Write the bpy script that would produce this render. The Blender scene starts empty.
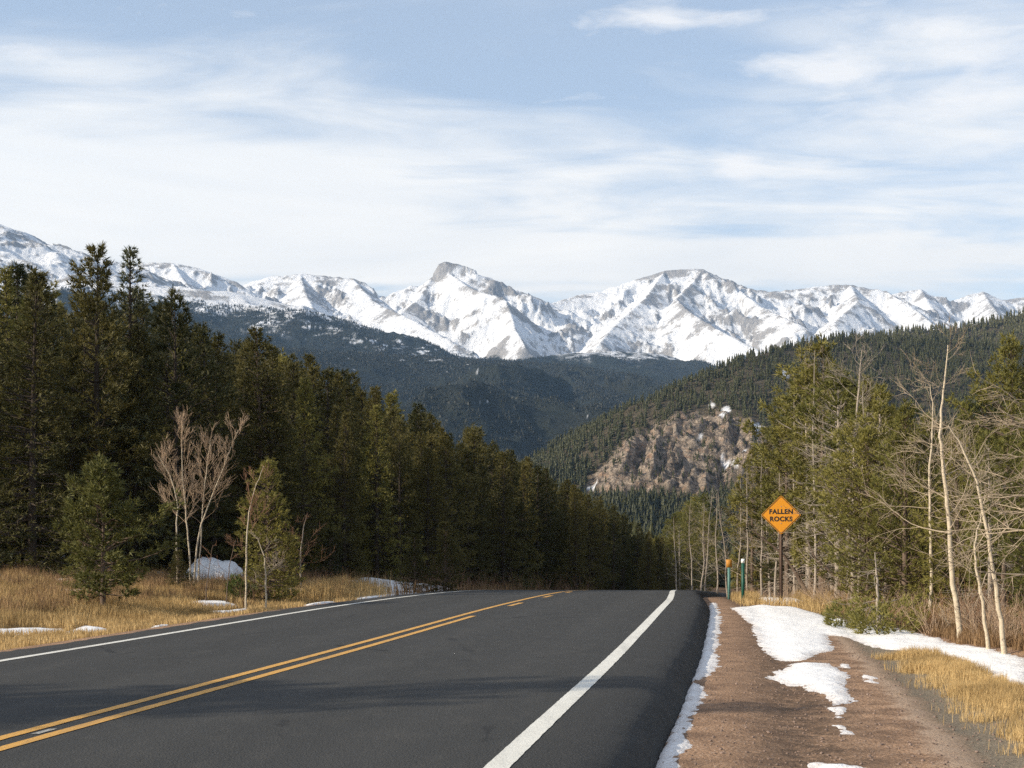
import bpy, math, random
import numpy as np
random.seed(7)
rng = np.random.default_rng(11)
R = math.radians
S = bpy.context.scene
COL = S.collection

# ------------------------------------------------------------------ camera
F = 1400.0
CAMZ = 1.5
HOR = 540.0
cam = bpy.data.objects.new('camera', bpy.data.cameras.new('camera'))
COL.objects.link(cam)
cam.location = (0, 0, CAMZ)
cam.rotation_euler = (R(90), 0, 0)
cam.data.sensor_width = 36
cam.data.lens = 36 * F / 1024
cam.data.shift_y = (HOR - 384) / 1024
cam.data.clip_start = 0.1
cam.data.clip_end = 60000
S.camera = cam

SUN_EL, SUN_AZ = 26.0, 22.0          # azimuth: degrees behind the pure left (-X) direction
sdir = np.array([-math.cos(R(SUN_EL)) * math.cos(R(SUN_AZ)), -math.cos(R(SUN_EL)) * math.sin(R(SUN_AZ)), math.sin(R(SUN_EL))])

# ------------------------------------------------------------------ noise
def _hash(ix, iy, s):
    h = (ix.astype(np.int64) * 374761393 + iy.astype(np.int64) * 668265263 + s * 1442695041) & 0xffffffff
    h = ((h ^ (h >> 13)) * 1274126177) & 0xffffffff
    h = (h ^ (h >> 16)) & 0xffffffff
    return h
def perlin(x, y, s=0):
    x = np.asarray(x, float); y = np.asarray(y, float)
    ix = np.floor(x); iy = np.floor(y)
    fx = x - ix; fy = y - iy
    u = fx * fx * fx * (fx * (fx * 6 - 15) + 10); v = fy * fy * fy * (fy * (fy * 6 - 15) + 10)
    def g(dx, dy):
        a = _hash(ix + dx, iy + dy, s) / 4294967296.0 * 2 * math.pi
        return np.cos(a) * (fx - dx) + np.sin(a) * (fy - dy)
    a = g(0, 0); b = g(1, 0); c = g(0, 1); d = g(1, 1)
    return (a + (b - a) * u + (c - a) * v + (a - b - c + d) * u * v) * 1.5
def fbm(x, y, o=5, s=0, gain=.5):
    t = 0; a = 1; n = 0
    for i in range(o):
        t = t + a * perlin(x, y, s + i * 17); n += a
        a *= gain; x = x * 2.03 + 11.3; y = y * 2.03 + 5.7
    return t / n
def ridged(x, y, o=5, s=0, gain=.5):
    t = 0; a = 1; n = 0; w = 1
    for i in range(o):
        q = 1 - np.abs(perlin(x, y, s + i * 17)); q = q * q
        t = t + a * q * w; n += a; w = np.clip(q * 1.6, 0, 1)
        a *= gain; x = x * 2.07 + 3.1; y = y * 2.07 + 7.7
    return t / n
def sstep(a, b, x):
    t = np.clip((x - a) / (b - a), 0, 1); return t * t * (3 - 2 * t)

# ------------------------------------------------------------------ mesh helpers
def new_mesh(name, V, faces):
    """faces: array (m,k) or list of such arrays"""
    if not isinstance(faces, list): faces = [faces]
    faces = [np.asarray(f, np.int32) for f in faces if len(f)]
    me = bpy.data.meshes.new(name)
    V = np.asarray(V, np.float32)
    me.vertices.add(len(V)); me.vertices.foreach_set('co', V.ravel())
    nl = sum(f.size for f in faces); npoly = sum(len(f) for f in faces)
    me.loops.add(nl); me.loops.foreach_set('vertex_index', np.concatenate([f.ravel() for f in faces]))
    me.polygons.add(npoly)
    sizes = np.concatenate([np.full(len(f), f.shape[1], np.int32) for f in faces])
    starts = np.concatenate([[0], np.cumsum(sizes)[:-1]]).astype(np.int32)
    me.polygons.foreach_set('loop_start', starts)
    me.update(calc_edges=True)
    me.validate()
    return me
def link(name, data, mat=None, parent=None, smooth=False):
    o = bpy.data.objects.new(name, data); COL.objects.link(o)
    if mat is not None and not data.materials: data.materials.append(mat)
    if smooth: data.polygons.foreach_set('use_smooth', np.ones(len(data.polygons), bool))
    if parent: o.parent = parent
    return o
def tag(o, label=None, cat=None, group=None, kind=None):
    if label: o['label'] = label
    if cat: o['category'] = cat
    if group: o['group'] = group
    if kind: o['kind'] = kind
    return o
def thing(name, label, cat, loc=(0, 0, 0), rz=0, group=None, scale=None):
    o = bpy.data.objects.new(name, None); COL.objects.link(o)
    o.empty_display_size = .3
    o.location = loc; o.rotation_euler = (0, 0, rz)
    if scale: o.scale = scale
    return tag(o, label, cat, group)
def grid_faces(nr, nc):
    i = np.arange(nr - 1)[:, None] * nc + np.arange(nc - 1)[None]
    return np.stack([i, i + 1, i + nc + 1, i + nc], -1).reshape(-1, 4)
def attr(me, name, vals):
    a = me.attributes.new(name, 'FLOAT', 'POINT'); a.data.foreach_set('value', np.asarray(vals, np.float32).ravel())
class MB:
    def __init__(s): s.v = []; s.f = {}; s.n = 0
    def add(s, V, Fc):
        V = np.asarray(V, float); Fc = np.asarray(Fc, int)
        s.v.append(V); s.f.setdefault(Fc.shape[1], []).append(Fc + s.n); s.n += len(V)
    def box(s, c, d, rz=0):
        x, y, z = [q / 2 for q in d]
        P = np.array([[i, j, k] for k in (-z, z) for i, j in ((-x, -y), (x, -y), (x, y), (-x, y))])
        ca, sa = math.cos(rz), math.sin(rz)
        P = np.stack([P[:, 0] * ca - P[:, 1] * sa, P[:, 0] * sa + P[:, 1] * ca, P[:, 2]], -1) + np.array(c)
        s.add(P, [[0, 3, 2, 1], [4, 5, 6, 7], [0, 1, 5, 4], [1, 2, 6, 5], [2, 3, 7, 6], [3, 0, 4, 7]])
    def tube(s, pts, rad, n=6, cap=True):
        pts = np.asarray(pts, float); m = len(pts)
        T = np.gradient(pts, axis=0); T /= np.linalg.norm(T, axis=1)[:, None] + 1e-9
        up = np.array([0, 0, 1.]) if abs(T[0][2]) < .9 else np.array([1., 0, 0])
        A = np.cross(T, up); A /= np.linalg.norm(A, axis=1)[:, None] + 1e-9
        B = np.cross(T, A)
        a = np.arange(n) * 2 * math.pi / n
        rad = np.asarray(rad, float)
        V = pts[:, None] + rad[:, None, None] * (np.cos(a)[None, :, None] * A[:, None] + np.sin(a)[None, :, None] * B[:, None])
        i = np.arange(m - 1)[:, None] * n + np.arange(n)[None]
        j = np.arange(m - 1)[:, None] * n + (np.arange(n)[None] + 1) % n
        s.add(V.reshape(-1, 3), np.stack([i, j, j + n, i + n], -1).reshape(-1, 4))
    def mesh(s, name):
        return new_mesh(name, np.concatenate(s.v), [np.concatenate(q) for q in s.f.values()])

# ------------------------------------------------------------------ materials
def mat_new(name):
    m = bpy.data.materials.new(name); m.use_nodes = True
    nt = m.node_tree
    return m, nt, nt.nodes['Principled BSDF']
class N:
    """tiny node-building helper"""
    def __init__(s, nt): s.t = nt
    def node(s, typ, **kw):
        n = s.t.nodes.new(typ)
        for k, v in kw.items():
            setattr(n, k, v)
        return n
    def set(s, inp, v):
        if isinstance(v, bpy.types.NodeSocket): s.t.links.new(v, inp)
        else: inp.default_value = v
    def math(s, op, a, b=0.0, c=0.0, clamp=False):
        n = s.node('ShaderNodeMath', operation=op, use_clamp=clamp)
        s.set(n.inputs[0], a); s.set(n.inputs[1], b); s.set(n.inputs[2], c)
        return n.outputs[0]
    def vmath(s, op, a, b=(0, 0, 0), scale=None):
        n = s.node('ShaderNodeVectorMath', operation=op)
        s.set(n.inputs[0], a); s.set(n.inputs[1], b)
        if scale is not None: s.set(n.inputs['Scale'], scale)
        return n.outputs['Value'] if op in ('DOT_PRODUCT', 'LENGTH', 'DISTANCE') else n.outputs['Vector']
    def noise(s, vec, scale, detail=4, rough=.5, dist=0):
        n = s.node('ShaderNodeTexNoise'); s.set(n.inputs['Vector'], vec)
        n.inputs['Scale'].default_value = scale; n.inputs['Detail'].default_value = detail
        n.inputs['Roughness'].default_value = rough; n.inputs['Distortion'].default_value = dist
        return n.outputs['Fac']
    def voro(s, vec, scale, feature='F1', out='Distance'):
        n = s.node('ShaderNodeTexVoronoi', feature=feature); s.set(n.inputs['Vector'], vec)
        n.inputs['Scale'].default_value = scale
        return n.outputs[out]
    def ramp(s, fac, stops, interp='LINEAR'):
        n = s.node('ShaderNodeValToRGB'); s.set(n.inputs[0], fac)
        cr = n.color_ramp; cr.interpolation = interp
        while len(cr.elements) < len(stops): cr.elements.new(0.5)
        for e, (p, c) in zip(cr.elements, stops):
            e.position = p; e.color = (c, c, c, 1) if isinstance(c, (int, float)) else (*c, 1)
        return n.outputs[0]
    def mix(s, fac, a, b, blend='MIX'):
        n = s.node('ShaderNodeMix', data_type='RGBA', blend_type=blend)
        s.set(n.inputs[0], fac)
        for i, v in ((6, a), (7, b)):
            if isinstance(v, tuple): v = (*v, 1) if len(v) == 3 else v
            s.set(n.inputs[i], v)
        return n.outputs[2]
    def attr(s, name):
        n = s.node('ShaderNodeAttribute', attribute_name=name); return n.outputs['Fac']
    def pos(s): return s.node('ShaderNodeNewGeometry').outputs['Position']
    def bump(s, h, strength, dist, bsdf):
        n = s.node('ShaderNodeBump'); n.inputs['Strength'].default_value = strength; n.inputs['Distance'].default_value = dist
        s.set(n.inputs['Height'], h); s.set(bsdf.inputs['Normal'], n.outputs[0])
    def sep(s, v):
        n = s.node('ShaderNodeSeparateXYZ'); s.set(n.inputs[0], v); return n.outputs
    def comb(s, x, y, z):
        n = s.node('ShaderNodeCombineXYZ'); s.set(n.inputs[0], x); s.set(n.inputs[1], y); s.set(n.inputs[2], z); return n.outputs[0]

def simple(name, col, rough=.6, metal=0, var=.15, scale=8, spec=.3):
    m, nt, b = mat_new(name); n = N(nt)
    f = n.noise(n.pos(), scale, 5, .6)
    c2 = tuple(c * (1 - var * 2) for c in col); c1 = tuple(min(1, c * (1 + var)) for c in col)
    n.set(b.inputs['Base Color'], n.mix(f, c2, c1)); b.inputs['Roughness'].default_value = rough
    b.inputs['Metallic'].default_value = metal; b.inputs['Specular IOR Level'].default_value = spec
    return m

def foliage(name, dark, light, tip=None, transl=.25):
    m, nt, b = mat_new(name); n = N(nt)
    oi = n.node('ShaderNodeObjectInfo')
    tc = n.node('ShaderNodeTexCoord')
    f = n.noise(tc.outputs['Object'], 1.3, 3, .6)
    f2 = n.noise(tc.outputs['Object'], 9, 2, .5)
    k = n.math('ADD', n.math('MULTIPLY', f, .6), n.math('MULTIPLY', oi.outputs['Random'], .5))
    k = n.math('ADD', k, n.math('MULTIPLY', n.math('SUBTRACT', f2, .5), .5), clamp=True)
    c = n.mix(n.ramp(k, [(.25, 0.), (.85, 1.)]), dark, light)
    n.set(b.inputs['Base Color'], c)
    b.inputs['Roughness'].default_value = .6; b.inputs['Specular IOR Level'].default_value = .25
    tr = n.node('ShaderNodeBsdfTranslucent'); n.set(tr.inputs[0], c)
    mx = n.node('ShaderNodeMixShader'); mx.inputs[0].default_value = transl
    nt.links.new(b.outputs[0], mx.inputs[1]); nt.links.new(tr.outputs[0], mx.inputs[2])
    nt.links.new(mx.outputs[0], nt.nodes['Material Output'].inputs[0])
    return m
M = {}
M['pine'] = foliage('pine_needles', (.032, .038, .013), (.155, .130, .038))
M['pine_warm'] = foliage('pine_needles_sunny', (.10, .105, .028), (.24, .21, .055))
M['spruce'] = foliage('spruce_needles', (.050, .062, .034), (.125, .13, .065))
M['young'] = foliage('young_pine_needles', (.05, .06, .018), (.175, .165, .045))
M['far_tree'] = foliage('distant_conifer_needles', (.036, .042, .017), (.105, .098, .036), transl=.1)
M['farther_tree'] = foliage('far_valley_needles', (.012, .017, .014), (.034, .036, .025), transl=.05)
M['shrubgreen'] = foliage('juniper_leaves', (.09, .12, .03), (.19, .2, .05))
M['bark'] = simple('pine_bark', (.14, .10, .075), .9, var=.3, scale=12)
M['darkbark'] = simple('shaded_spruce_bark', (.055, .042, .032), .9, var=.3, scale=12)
M['greybark'] = simple('weathered_grey_bark', (.34, .29, .24), .9, var=.3, scale=14)
M['twig'] = simple('bare_twigs', (.40, .29, .20), .9, var=.25, scale=5)
M['redtwig'] = simple('reddish_brush_twigs', (.25, .14, .085), .9, var=.3, scale=5)
def birch():
    m, nt, b = mat_new('aspen_bark'); n = N(nt)
    tc = n.node('ShaderNodeTexCoord').outputs['Object']
    st = n.vmath('MULTIPLY', tc, (5, 5, 13))
    f = n.noise(st, 1.7, 4, .7, .6)
    dark = n.ramp(f, [(.56, 0.), (.63, .9)])
    c = n.mix(n.noise(tc, 7, 4, .7), (.26, .205, .14), (.62, .54, .41))
    n.set(b.inputs['Base Color'], n.mix(dark, c, (.07, .055, .045))); b.inputs['Roughness'].default_value = .8
    return m
M['birch'] = birch()

# ------------------------------------------------------------------ road and ground functions
_cy = np.array([-80, 0, 10, 20, 30, 36, 42, 48, 54, 60, 70, 80, 100, 120, 150, 200, 260, 420])
_cx = np.array([-18.5, -5.47, -3.82, -2.12, -.52, .42, 1.26, 2.05, 2.9, 4.0, 6.3, 9.2, 15.8, 24, 38, 66, 105, 240])
def Cx(y): return np.interp(y, _cy, _cx)
def _smooth_c():
    yy = np.arange(-80, 420, .5); cc = np.interp(yy, _cy, _cx)
    k = np.hanning(17); k /= k.sum()
    c2 = np.convolve(np.pad(cc, 8, 'edge'), k, 'valid'); return yy, c2
_yy, _cc = _smooth_c()
_cc[:20] = np.interp(_yy[:20], _cy, _cx)
def Cx(y): return np.interp(y, _yy, _cc)
COSR = .986
def base(y):
    y = np.asarray(y, float)
    z = np.where(y < 28, 0., -.00064 * (np.clip(y, 28, 67) - 28) ** 2)
    z = z - .05 * np.clip(y - 67, 0, 150)
    z = z - .20 * np.clip(y - 217, 0, 400)
    return z
def roff(y): return np.interp(y, [0, 9, 16, 23, 36, 46, 56, 70, 90], [-.03, -.03, 0, 0, -.10, -.26, -.36, -.3, 0])
def lat_of(x, y):
    l = (x - Cx(y)) * COSR
    return l - roff(y) * sstep(1.5, 3.4, l)
def x_of(lat, y): return Cx(y) + (lat + roff(y) * sstep(1.5, 3.4, lat)) / COSR
def G(x, y):
    x = np.asarray(x, float); y = np.asarray(y, float)
    l = lat_of(x, y)
    z = base(y)
    z = z - .07 * (np.abs(l) < 4.7)
    r = np.clip(l, 0, None)
    z = z - .29 * sstep(4.45, 4.75, r)
    n1 = fbm(x * .35, y * .35, 4, 3)
    z = z + .10 * n1 * sstep(6.5, 10, r) - .03 * sstep(5, 7, r) * (1 - sstep(7.5, 9.5, r))
    z = z + .10 * sstep(8.4, 10.0, r) + .035 * np.clip(r - 14, 0, 60) + .012 * perlin(x * 2.2, y * 1.3, 9) * sstep(4.9, 5.6, r)
    # wheel ruts in the gravel
    z = z - .035 * np.exp(-((r - 5.9) / .28) ** 2) - .04 * np.exp(-((r - 7.6) / .3) ** 2)
    q = np.clip(-l, 0, None)
    z = z - .10 * sstep(4.5, 5.0, q) - .16 * sstep(5, 6.6, q) + .42 * sstep(7, 12, q)
    z = z + .075 * np.clip(q - 11, 0, 45) + .16 * n1 * sstep(5.5, 9, q)
    # bank along the left of the road before the crest
    z = z + .5 * np.exp(-((y - 56) / 11) ** 2) * sstep(5.2, 8, q)
    z = z + (.55 * fbm(x * .06, y * .06, 3, 8)) * (sstep(11, 25, q) + sstep(12, 25, r))
    return z
def gp(px, py):
    """the point of the ground that shows at picture position (px, py)"""
    d = 1.7 * F / (py - HOR)
    for _ in range(60):
        x = (px - 512) / F * d
        d = .5 * d + .5 * (CAMZ - float(G(x, d))) * F / (py - HOR)
        d = min(d, 70)
    return np.array([(px - 512) / F * d, d])
def W(px, py, d): return np.array([(px - 512) / F * d, d, CAMZ + (HOR - py) / F * d])

def sdf(poly, x, y):
    """signed distance, positive inside"""
    P = np.asarray(poly); d2 = np.full(x.shape, 1e9); ins = np.zeros(x.shape, bool)
    for a, b in zip(P, np.roll(P, -1, 0)):
        e = b - a; wx = x - a[0]; wy = y - a[1]
        t = np.clip((wx * e[0] + wy * e[1]) / (e @ e + 1e-12), 0, 1)
        d2 = np.minimum(d2, (wx - t * e[0]) ** 2 + (wy - t * e[1]) ** 2)
        c = (a[1] > y) != (b[1] > y)
        xi = a[0] + (y - a[1]) / (b[1] - a[1] + 1e-12) * e[0]
        ins ^= c & (x < xi)
    return np.where(ins, 1, -1) * np.sqrt(d2)
z8 = lambda pts: [gp(640 + a / 2.667, 580 + b / 2.667) for a, b in pts]
SNOW_R = [z8(p) for p in (
    [(30, 512), (80, 400), (112, 312), (138, 252), (158, 172), (182, 90), (190, 62), (203, 62), (216, 110), (206, 170), (212, 236), (150, 272), (168, 292), (172, 322), (118, 385), (128, 450), (98, 512)],
    [(245, 75), (300, 68), (420, 75), (500, 100), (620, 112), (750, 145), (900, 180), (1040, 212), (1040, 296), (960, 270), (880, 225), (760, 190), (640, 185), (560, 155), (505, 148), (515, 185), (430, 215), (360, 215), (320, 180), (300, 125)],
    [(335, 262), (410, 222), (500, 222), (562, 255), (545, 285), (572, 322), (520, 334), (480, 312), (430, 285)],
    [(508, 384), (540, 388), (578, 412), (545, 410)], [(588, 252), (612, 256), (634, 276), (606, 272)],
    [(445, 512), (455, 484), (520, 492), (600, 496), (610, 512)], [(530, 222), (565, 226), (560, 236), (530, 232)],
    [(515, 338), (545, 340), (532, 372), (520, 360)],
    [(300, 50), (360, 48), (452, 62), (430, 70), (330, 66)])]
SNOW_L = [[gp(a, b) for a, b in p] for p in (
    [(-20, 630), (20, 629), (62, 628), (66, 631), (30, 636), (-20, 637)], [(64, 634), (86, 627), (108, 629), (100, 634)], [(150, 626), (172, 625), (178, 629), (158, 631)],
    [(168, 601), (200, 600), (232, 603), (240, 607), (205, 608)], [(205, 612), (246, 609), (252, 613), (225, 616)],
    [(228, 622), (250, 619), (262, 622), (240, 625)], [(300, 606), (330, 602), (345, 604), (312, 608)], [(350, 600), (372, 592), (392, 597), (372, 601)])]
SNOW_L.append([np.array([x_of(l, y), y]) for l, y in ((-5.4, 43), (-5.3, 85), (-8.9, 85), (-9.2, 58), (-8.6, 44))])
SNOW_L.append([np.array([x_of(l, y), y]) for l, y in ((-7, 43.5), (-6.2, 48), (-8.5, 50), (-9.2, 45))])
def snow_r(x, y):
    s = np.full(x.shape, -9.)
    for p in SNOW_R: s = np.maximum(s, sdf(p, x, y))
    return s + .17 * fbm(x * 2.6, y * 1.5, 5, 21, .6) + .05 * perlin(x * 13, y * 7, 30)
def snow_l(x, y):
    s = np.full(x.shape, -9.)
    for p in SNOW_L: s = np.maximum(s, sdf(p, x, y))
    l = lat_of(x, y); s = s - 2 * (1 - sstep(5.1, 5.5, -l))
    s2 = (fbm(x * .45, y * .3, 4, 40) - .02) * 1.3 - 3 * (1 - sstep(8.6, 11.2, -l)) - 2 * (1 - sstep(30, 36, y))
    s = np.maximum(s, s2)
    return s + .14 * fbm(x * 2, y * 1.2, 4, 22) + .04 * perlin(x * 9, y * 6, 31)

# ------------------------------------------------------------------ ground sheet
def nonuni(segs):
    out = []
    for a, b, st in segs: out.append(np.arange(a, b, st))
    out.append([segs[-1][1]]); return np.concatenate(out)
lats = nonuni([(-330, -90, 20), (-90, -30, 3), (-30, -13, .8), (-13, -4.2, .16), (-4.2, 4.3, .6), (4.3, 5.2, .05), (5.2, 12, .08), (12, 20, .4), (20, 60, 2), (60, 330, 18)])
ys = nonuni([(-70, 2, 4), (2, 8, .4), (8, 24, .1), (24, 60, .2), (60, 130, 1), (130, 420, 5)])
LL, YY = np.meshgrid(lats, ys); XX = x_of(LL, YY); ZZ = G(XX, YY)
me = new_mesh('ground', np.stack([XX, YY, ZZ], -1).reshape(-1, 3), grid_faces(len(ys), len(lats)))
attr(me, 'lat', LL)
grass_poly = z8([(600, 178), (700, 190), (790, 200), (900, 240), (1060, 300), (1060, 470), (960, 400), (880, 330), (800, 280), (700, 225)])
attr(me, 'grassy', sstep(-.5, .1, sdf(grass_poly, XX, YY)) )
def ground_mat():
    m, nt, b = mat_new('ground_soil'); n = N(nt)
    p = n.pos(); l = n.attr('lat')
    fine = n.noise(p, 38, 5, .75); med = n.noise(p, 2.2, 5, .65); big = n.noise(p, .5, 3, .6)
    stones = n.voro(p, 26); stc = n.voro(p, 26, out='Color')
    grit = n.noise(p, 95, 2, .8)
    red = n.mix(n.ramp(fine, [(.38, 0.), (.66, 1.)]), (.16, .092, .053), (.56, .365, .235))
    sg = n.sep(stc)[0]
    red = n.mix(n.math('MULTIPLY', n.ramp(stones, [(.18, 1.), (.34, 0.)]), n.ramp(sg, [(.55, 0.), (.72, .75)])), red, n.mix(sg, (.14, .10, .08), (.56, .46, .38)))
    red = n.mix(n.ramp(med, [(.36, .62), (.6, 0.)]), red, (.085, .052, .036))
    # dark wheel track in the middle of the shoulder, grey track near the verge
    wl = n.math('ADD', l, n.math('MULTIPLY', n.math('SUBTRACT', med, .5), .8))
    dark = n.ramp(n.math('MULTIPLY', n.math('ABSOLUTE', n.math('SUBTRACT', wl, 5.95)), 1.0), [(.15, .8), (.8, 0.)])
    red = n.mix(n.math('MULTIPLY', dark, n.ramp(n.noise(p, 7, 4, .75), [(.35, .2), (.6, 1.)])), red, (.050, .036, .026))
    grey = n.mix(n.ramp(fine, [(.35, 0.), (.68, 1.)]), (.10, .082, .058), (.30, .25, .185))
    gm = n.ramp(n.math('ABSOLUTE', n.math('SUBTRACT', wl, 7.95)), [(.48, 1.), (.80, 0.)])
    gm2 = n.math('ADD', gm, n.math('MULTIPLY', n.ramp(grit, [(.5, 0.), (.7, 1.)]), .15), clamp=True)
    soil = n.mix(gm2, red, grey)
    light = n.ramp(n.math('ABSOLUTE', n.math('SUBTRACT', wl, 7.15)), [(.0, .55), (.2, 0.)])
    soil = n.mix(light, soil, (.42, .33, .25))
    # verge: dry grass litter
    litter = n.mix(n.ramp(n.noise(n.vmath('MULTIPLY', p, (1, 2.5, 1)), 16, 5, .75), [(.3, 0.), (.7, 1.)]), (.14, .085, .04), (.46, .31, .13))
    litter = n.mix(n.ramp(big, [(.42, 0.), (.6, .7)]), litter, (.15, .085, .05))
    vm = n.ramp(n.math('ADD', n.math('MULTIPLY', n.math('SUBTRACT', wl, 8.7), .8), n.math('MULTIPLY', n.attr('grassy'), 1.2)), [(.55, 0.), (.9, 1.)])
    c = n.mix(vm, soil, litter)
    lm = n.ramp(n.math('SUBTRACT', n.math('MULTIPLY', wl, -1.0), 5.3), [(.1, 0.), (.5, 1.)])
    c = n.mix(lm, c, litter)
    # forest floor
    ff = n.ramp(n.math('DIVIDE', n.math('SUBTRACT', n.math('ABSOLUTE', wl), 10.5), 4.0), [(.0, 0.), (.6, 1.)])
    duff = n.mix(n.ramp(fine, [(.3, 0.), (.7, 1.)]), (.045, .03, .018), (.17, .10, .055))
    c = n.mix(ff, c, duff)
    n.set(b.inputs['Base Color'], c)
    b.inputs['Roughness'].default_value = .95; b.inputs['Specular IOR Level'].default_value = .15
    h = n.math('ADD', n.math('ADD', fine, n.math('MULTIPLY', grit, .4)), n.math('MULTIPLY', stones, -.7))
    n.bump(h, .7, .02, b)
    return m
ground = link('ground', me, ground_mat(), smooth=True); tag(ground, 'reddish gravel shoulder and dry verges beside the highway', kind='structure')

# ------------------------------------------------------------------ snow
def snow_mat(name='snow', tint=(.80, .80, .80)):
    m, nt, b = mat_new(name); n = N(nt)
    p = n.pos()
    f = n.noise(p, 3, 5, .6); dirt = n.ramp(n.noise(p, 22, 4, .7), [(.58, 0.), (.74, .5)])
    c = n.mix(f, tuple(t * .93 for t in tint), tint)
    c = n.mix(n.math('MULTIPLY', dirt, n.ramp(n.noise(p, 1.4, 2), [(.4, 0.), (.7, 1.)])), c, (.36, .27, .2))
    th = n.math('MULTIPLY', n.attr('thin'), n.ramp(n.noise(p, 45, 5, .8), [(.42, 0.), (.58, .75)]))
    c = n.mix(th, c, (.34, .25, .19))
    n.set(b.inputs['Base Color'], c); b.inputs['Roughness'].default_value = .7
    n.bump(n.math('ADD', n.noise(p, 6, 4, .6), n.math('MULTIPLY', n.noise(p, 40, 3, .6), .3)), .7, .06, b)
    return m
M['snow'] = snow_mat()
def snow_sheet(name, xs, ys_, fn, thick, slope, latmode=True):
    LLs, YYs = np.meshgrid(xs, ys_); X = x_of(LLs, YYs)
    s = fn(X, YYs)
    h = np.clip(s * slope, -.12, thick) 
    h = np.where(s > 0, thick * (1 - np.exp(-np.clip(s, 0, None) * slope / thick)), h)
    h = h + np.where(s > .05, .02 * fbm(X * 1.5, YYs * 1.5, 3, 50), 0)
    Z = G(X, YYs) + h
    f = grid_faces(len(ys_), len(xs)); keep = (h.ravel()[f] > -.1).any(1)
    f = f[keep]; used = np.unique(f); mp = np.full(X.size, -1); mp[used] = np.arange(len(used))
    V = np.stack([X, YYs, Z], -1).reshape(-1, 3)[used]
    me = new_mesh(name, V, mp[f]); attr(me, 'thin', 1 - sstep(.0, .22, s.ravel()[used]))
    return link(name, me, M['snow'], smooth=True)
o = snow_sheet('snow', nonuni([(4.6, 13, .05)]), nonuni([(9, 24, .05), (24, 60, .12)]), snow_r, .05, .22)
tag(o, 'white snow patches lying on the gravel shoulder', kind='stuff')
o = snow_sheet('snow', nonuni([(-34, -16, .3), (-16, -5.05, .08)]), nonuni([(16, 40, .1), (40, 95, .2)]), snow_l, .07, .3)
tag(o, 'snow patches on the left verge and under the pines', kind='stuff')

# ------------------------------------------------------------------ asphalt and paint
def sc_(v, k):
    n = v.node.id_data.nodes.new('ShaderNodeMath'); n.operation = 'MULTIPLY'; v.node.id_data.links.new(v, n.inputs[0]); n.inputs[1].default_value = k; return n.outputs[0]
def asphalt():
    m, nt, b = mat_new('asphalt'); n = N(nt)
    p = n.pos(); l = n.attr('lat')
    grit = n.noise(p, 70, 3, .8); g2 = n.voro(p, 55); g3 = n.noise(p, 18, 3, .7)
    big = n.noise(n.vmath('MULTIPLY', p, (1.2, .25, 1)), .9, 4, .6)
    c = n.mix(n.ramp(grit, [(.36, 0.), (.66, 1.)]), (.009, .0095, .009), (.060, .059, .054))
    c = n.mix(n.ramp(g2, [(.05, .55), (.22, 0.)]), c, (.14, .135, .125))
    c = n.mix(n.ramp(g3, [(.4, .0), (.7, .35)]), c, (.035, .035, .037))
    # smoother, paler wheel paths and the darker unpolished shoulder
    def band(c0, w): return n.ramp(n.math('ABSOLUTE', n.math('SUBTRACT', l, c0)), [(0., 1.), (w, 0.)])
    wp = n.math('ADD', n.math('ADD', band(.95, .55), band(2.75, .55)), n.math('ADD', band(-.95, .55), band(-2.75, .55)), clamp=True)
    c = n.mix(n.math('MULTIPLY', wp, .30), c, (.056, .055, .052))
    c = n.mix(n.ramp(big, [(.35, .35), (.65, 0.)]), c, (.036, .036, .035))
    crk = n.voro(n.vmath('MULTIPLY', p, (1, .55, 1)), .33, 'DISTANCE_TO_EDGE')
    crk = n.math('ADD', crk, sc_(n.noise(p, 1.6, 5, .7), .10))
    c = n.mix(n.math('MULTIPLY', n.ramp(crk, [(.050, .8), (.056, 0.)]), n.ramp(n.noise(p, .35, 2), [(.5, 0.), (.6, 1.)])), c, (.012, .012, .012))
    dust = n.ramp(n.noise(n.vmath('MULTIPLY', p, (1, .35, 1)), 3, 6, .75), [(.5, 0.), (.8, .30)])
    c = n.mix(dust, c, (.10, .092, .08))
    sh = n.ramp(n.math('SUBTRACT', l, 3.7), [(.05, 0.), (.4, .55)])
    c = n.mix(sh, c, n.mix(n.ramp(grit, [(.4, 0.), (.7, 1.)]), (.010, .010, .010), (.06, .057, .052)))
    n.set(b.inputs['Base Color'], c)
    b.inputs['Roughness'].default_value = .82; b.inputs['Specular IOR Level'].default_value = .3
    n.bump(n.math('ADD', grit, n.math('MULTIPLY', g2, -.8)), .8, .012, b)
    return m
prof = [(-4.95, -.2), (-4.7, -.1), (-4.5, -.02), (-4.35, 0), (-3.2, .0), (-2, 0), (-.6, 0), (.6, 0), (2, 0), (3.2, 0), (4.1, 0), (4.25, -.004), (4.37, -.02), (4.47, -.05), (4.55, -.1), (4.62, -.17), (4.68, -.26), (4.74, -.36), (4.76, -.42)]
ry = nonuni([(-70, 6, 2), (6, 60, .1), (60, 300, 1)])
pl = np.array([p[0] for p in prof]); pz = np.array([p[1] for p in prof])
LLr, YYr = np.meshgrid(pl, ry)
edge = sstep(4.2, 4.6, np.abs(LLr))
LLj = LLr + np.where(LLr > 0, 1, -1) * edge * (.05 * fbm(YYr * .8, LLr * 2, 4, 60) + .015 * perlin(YYr * 6, LLr * 9, 61))
ZZr = base(YYr) + pz[None] + edge * .02 * perlin(YYr * 4, LLr * 11, 62) * (pz[None] < -.01)
me = new_mesh('road', np.stack([x_of(LLj, YYr), YYr, ZZr], -1).reshape(-1, 3), grid_faces(len(ry), len(pl)))
attr(me, 'lat', LLj)
o = link('road', me, asphalt(), smooth=True); tag(o, 'two lane asphalt highway cresting a rise', kind='structure')
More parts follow.
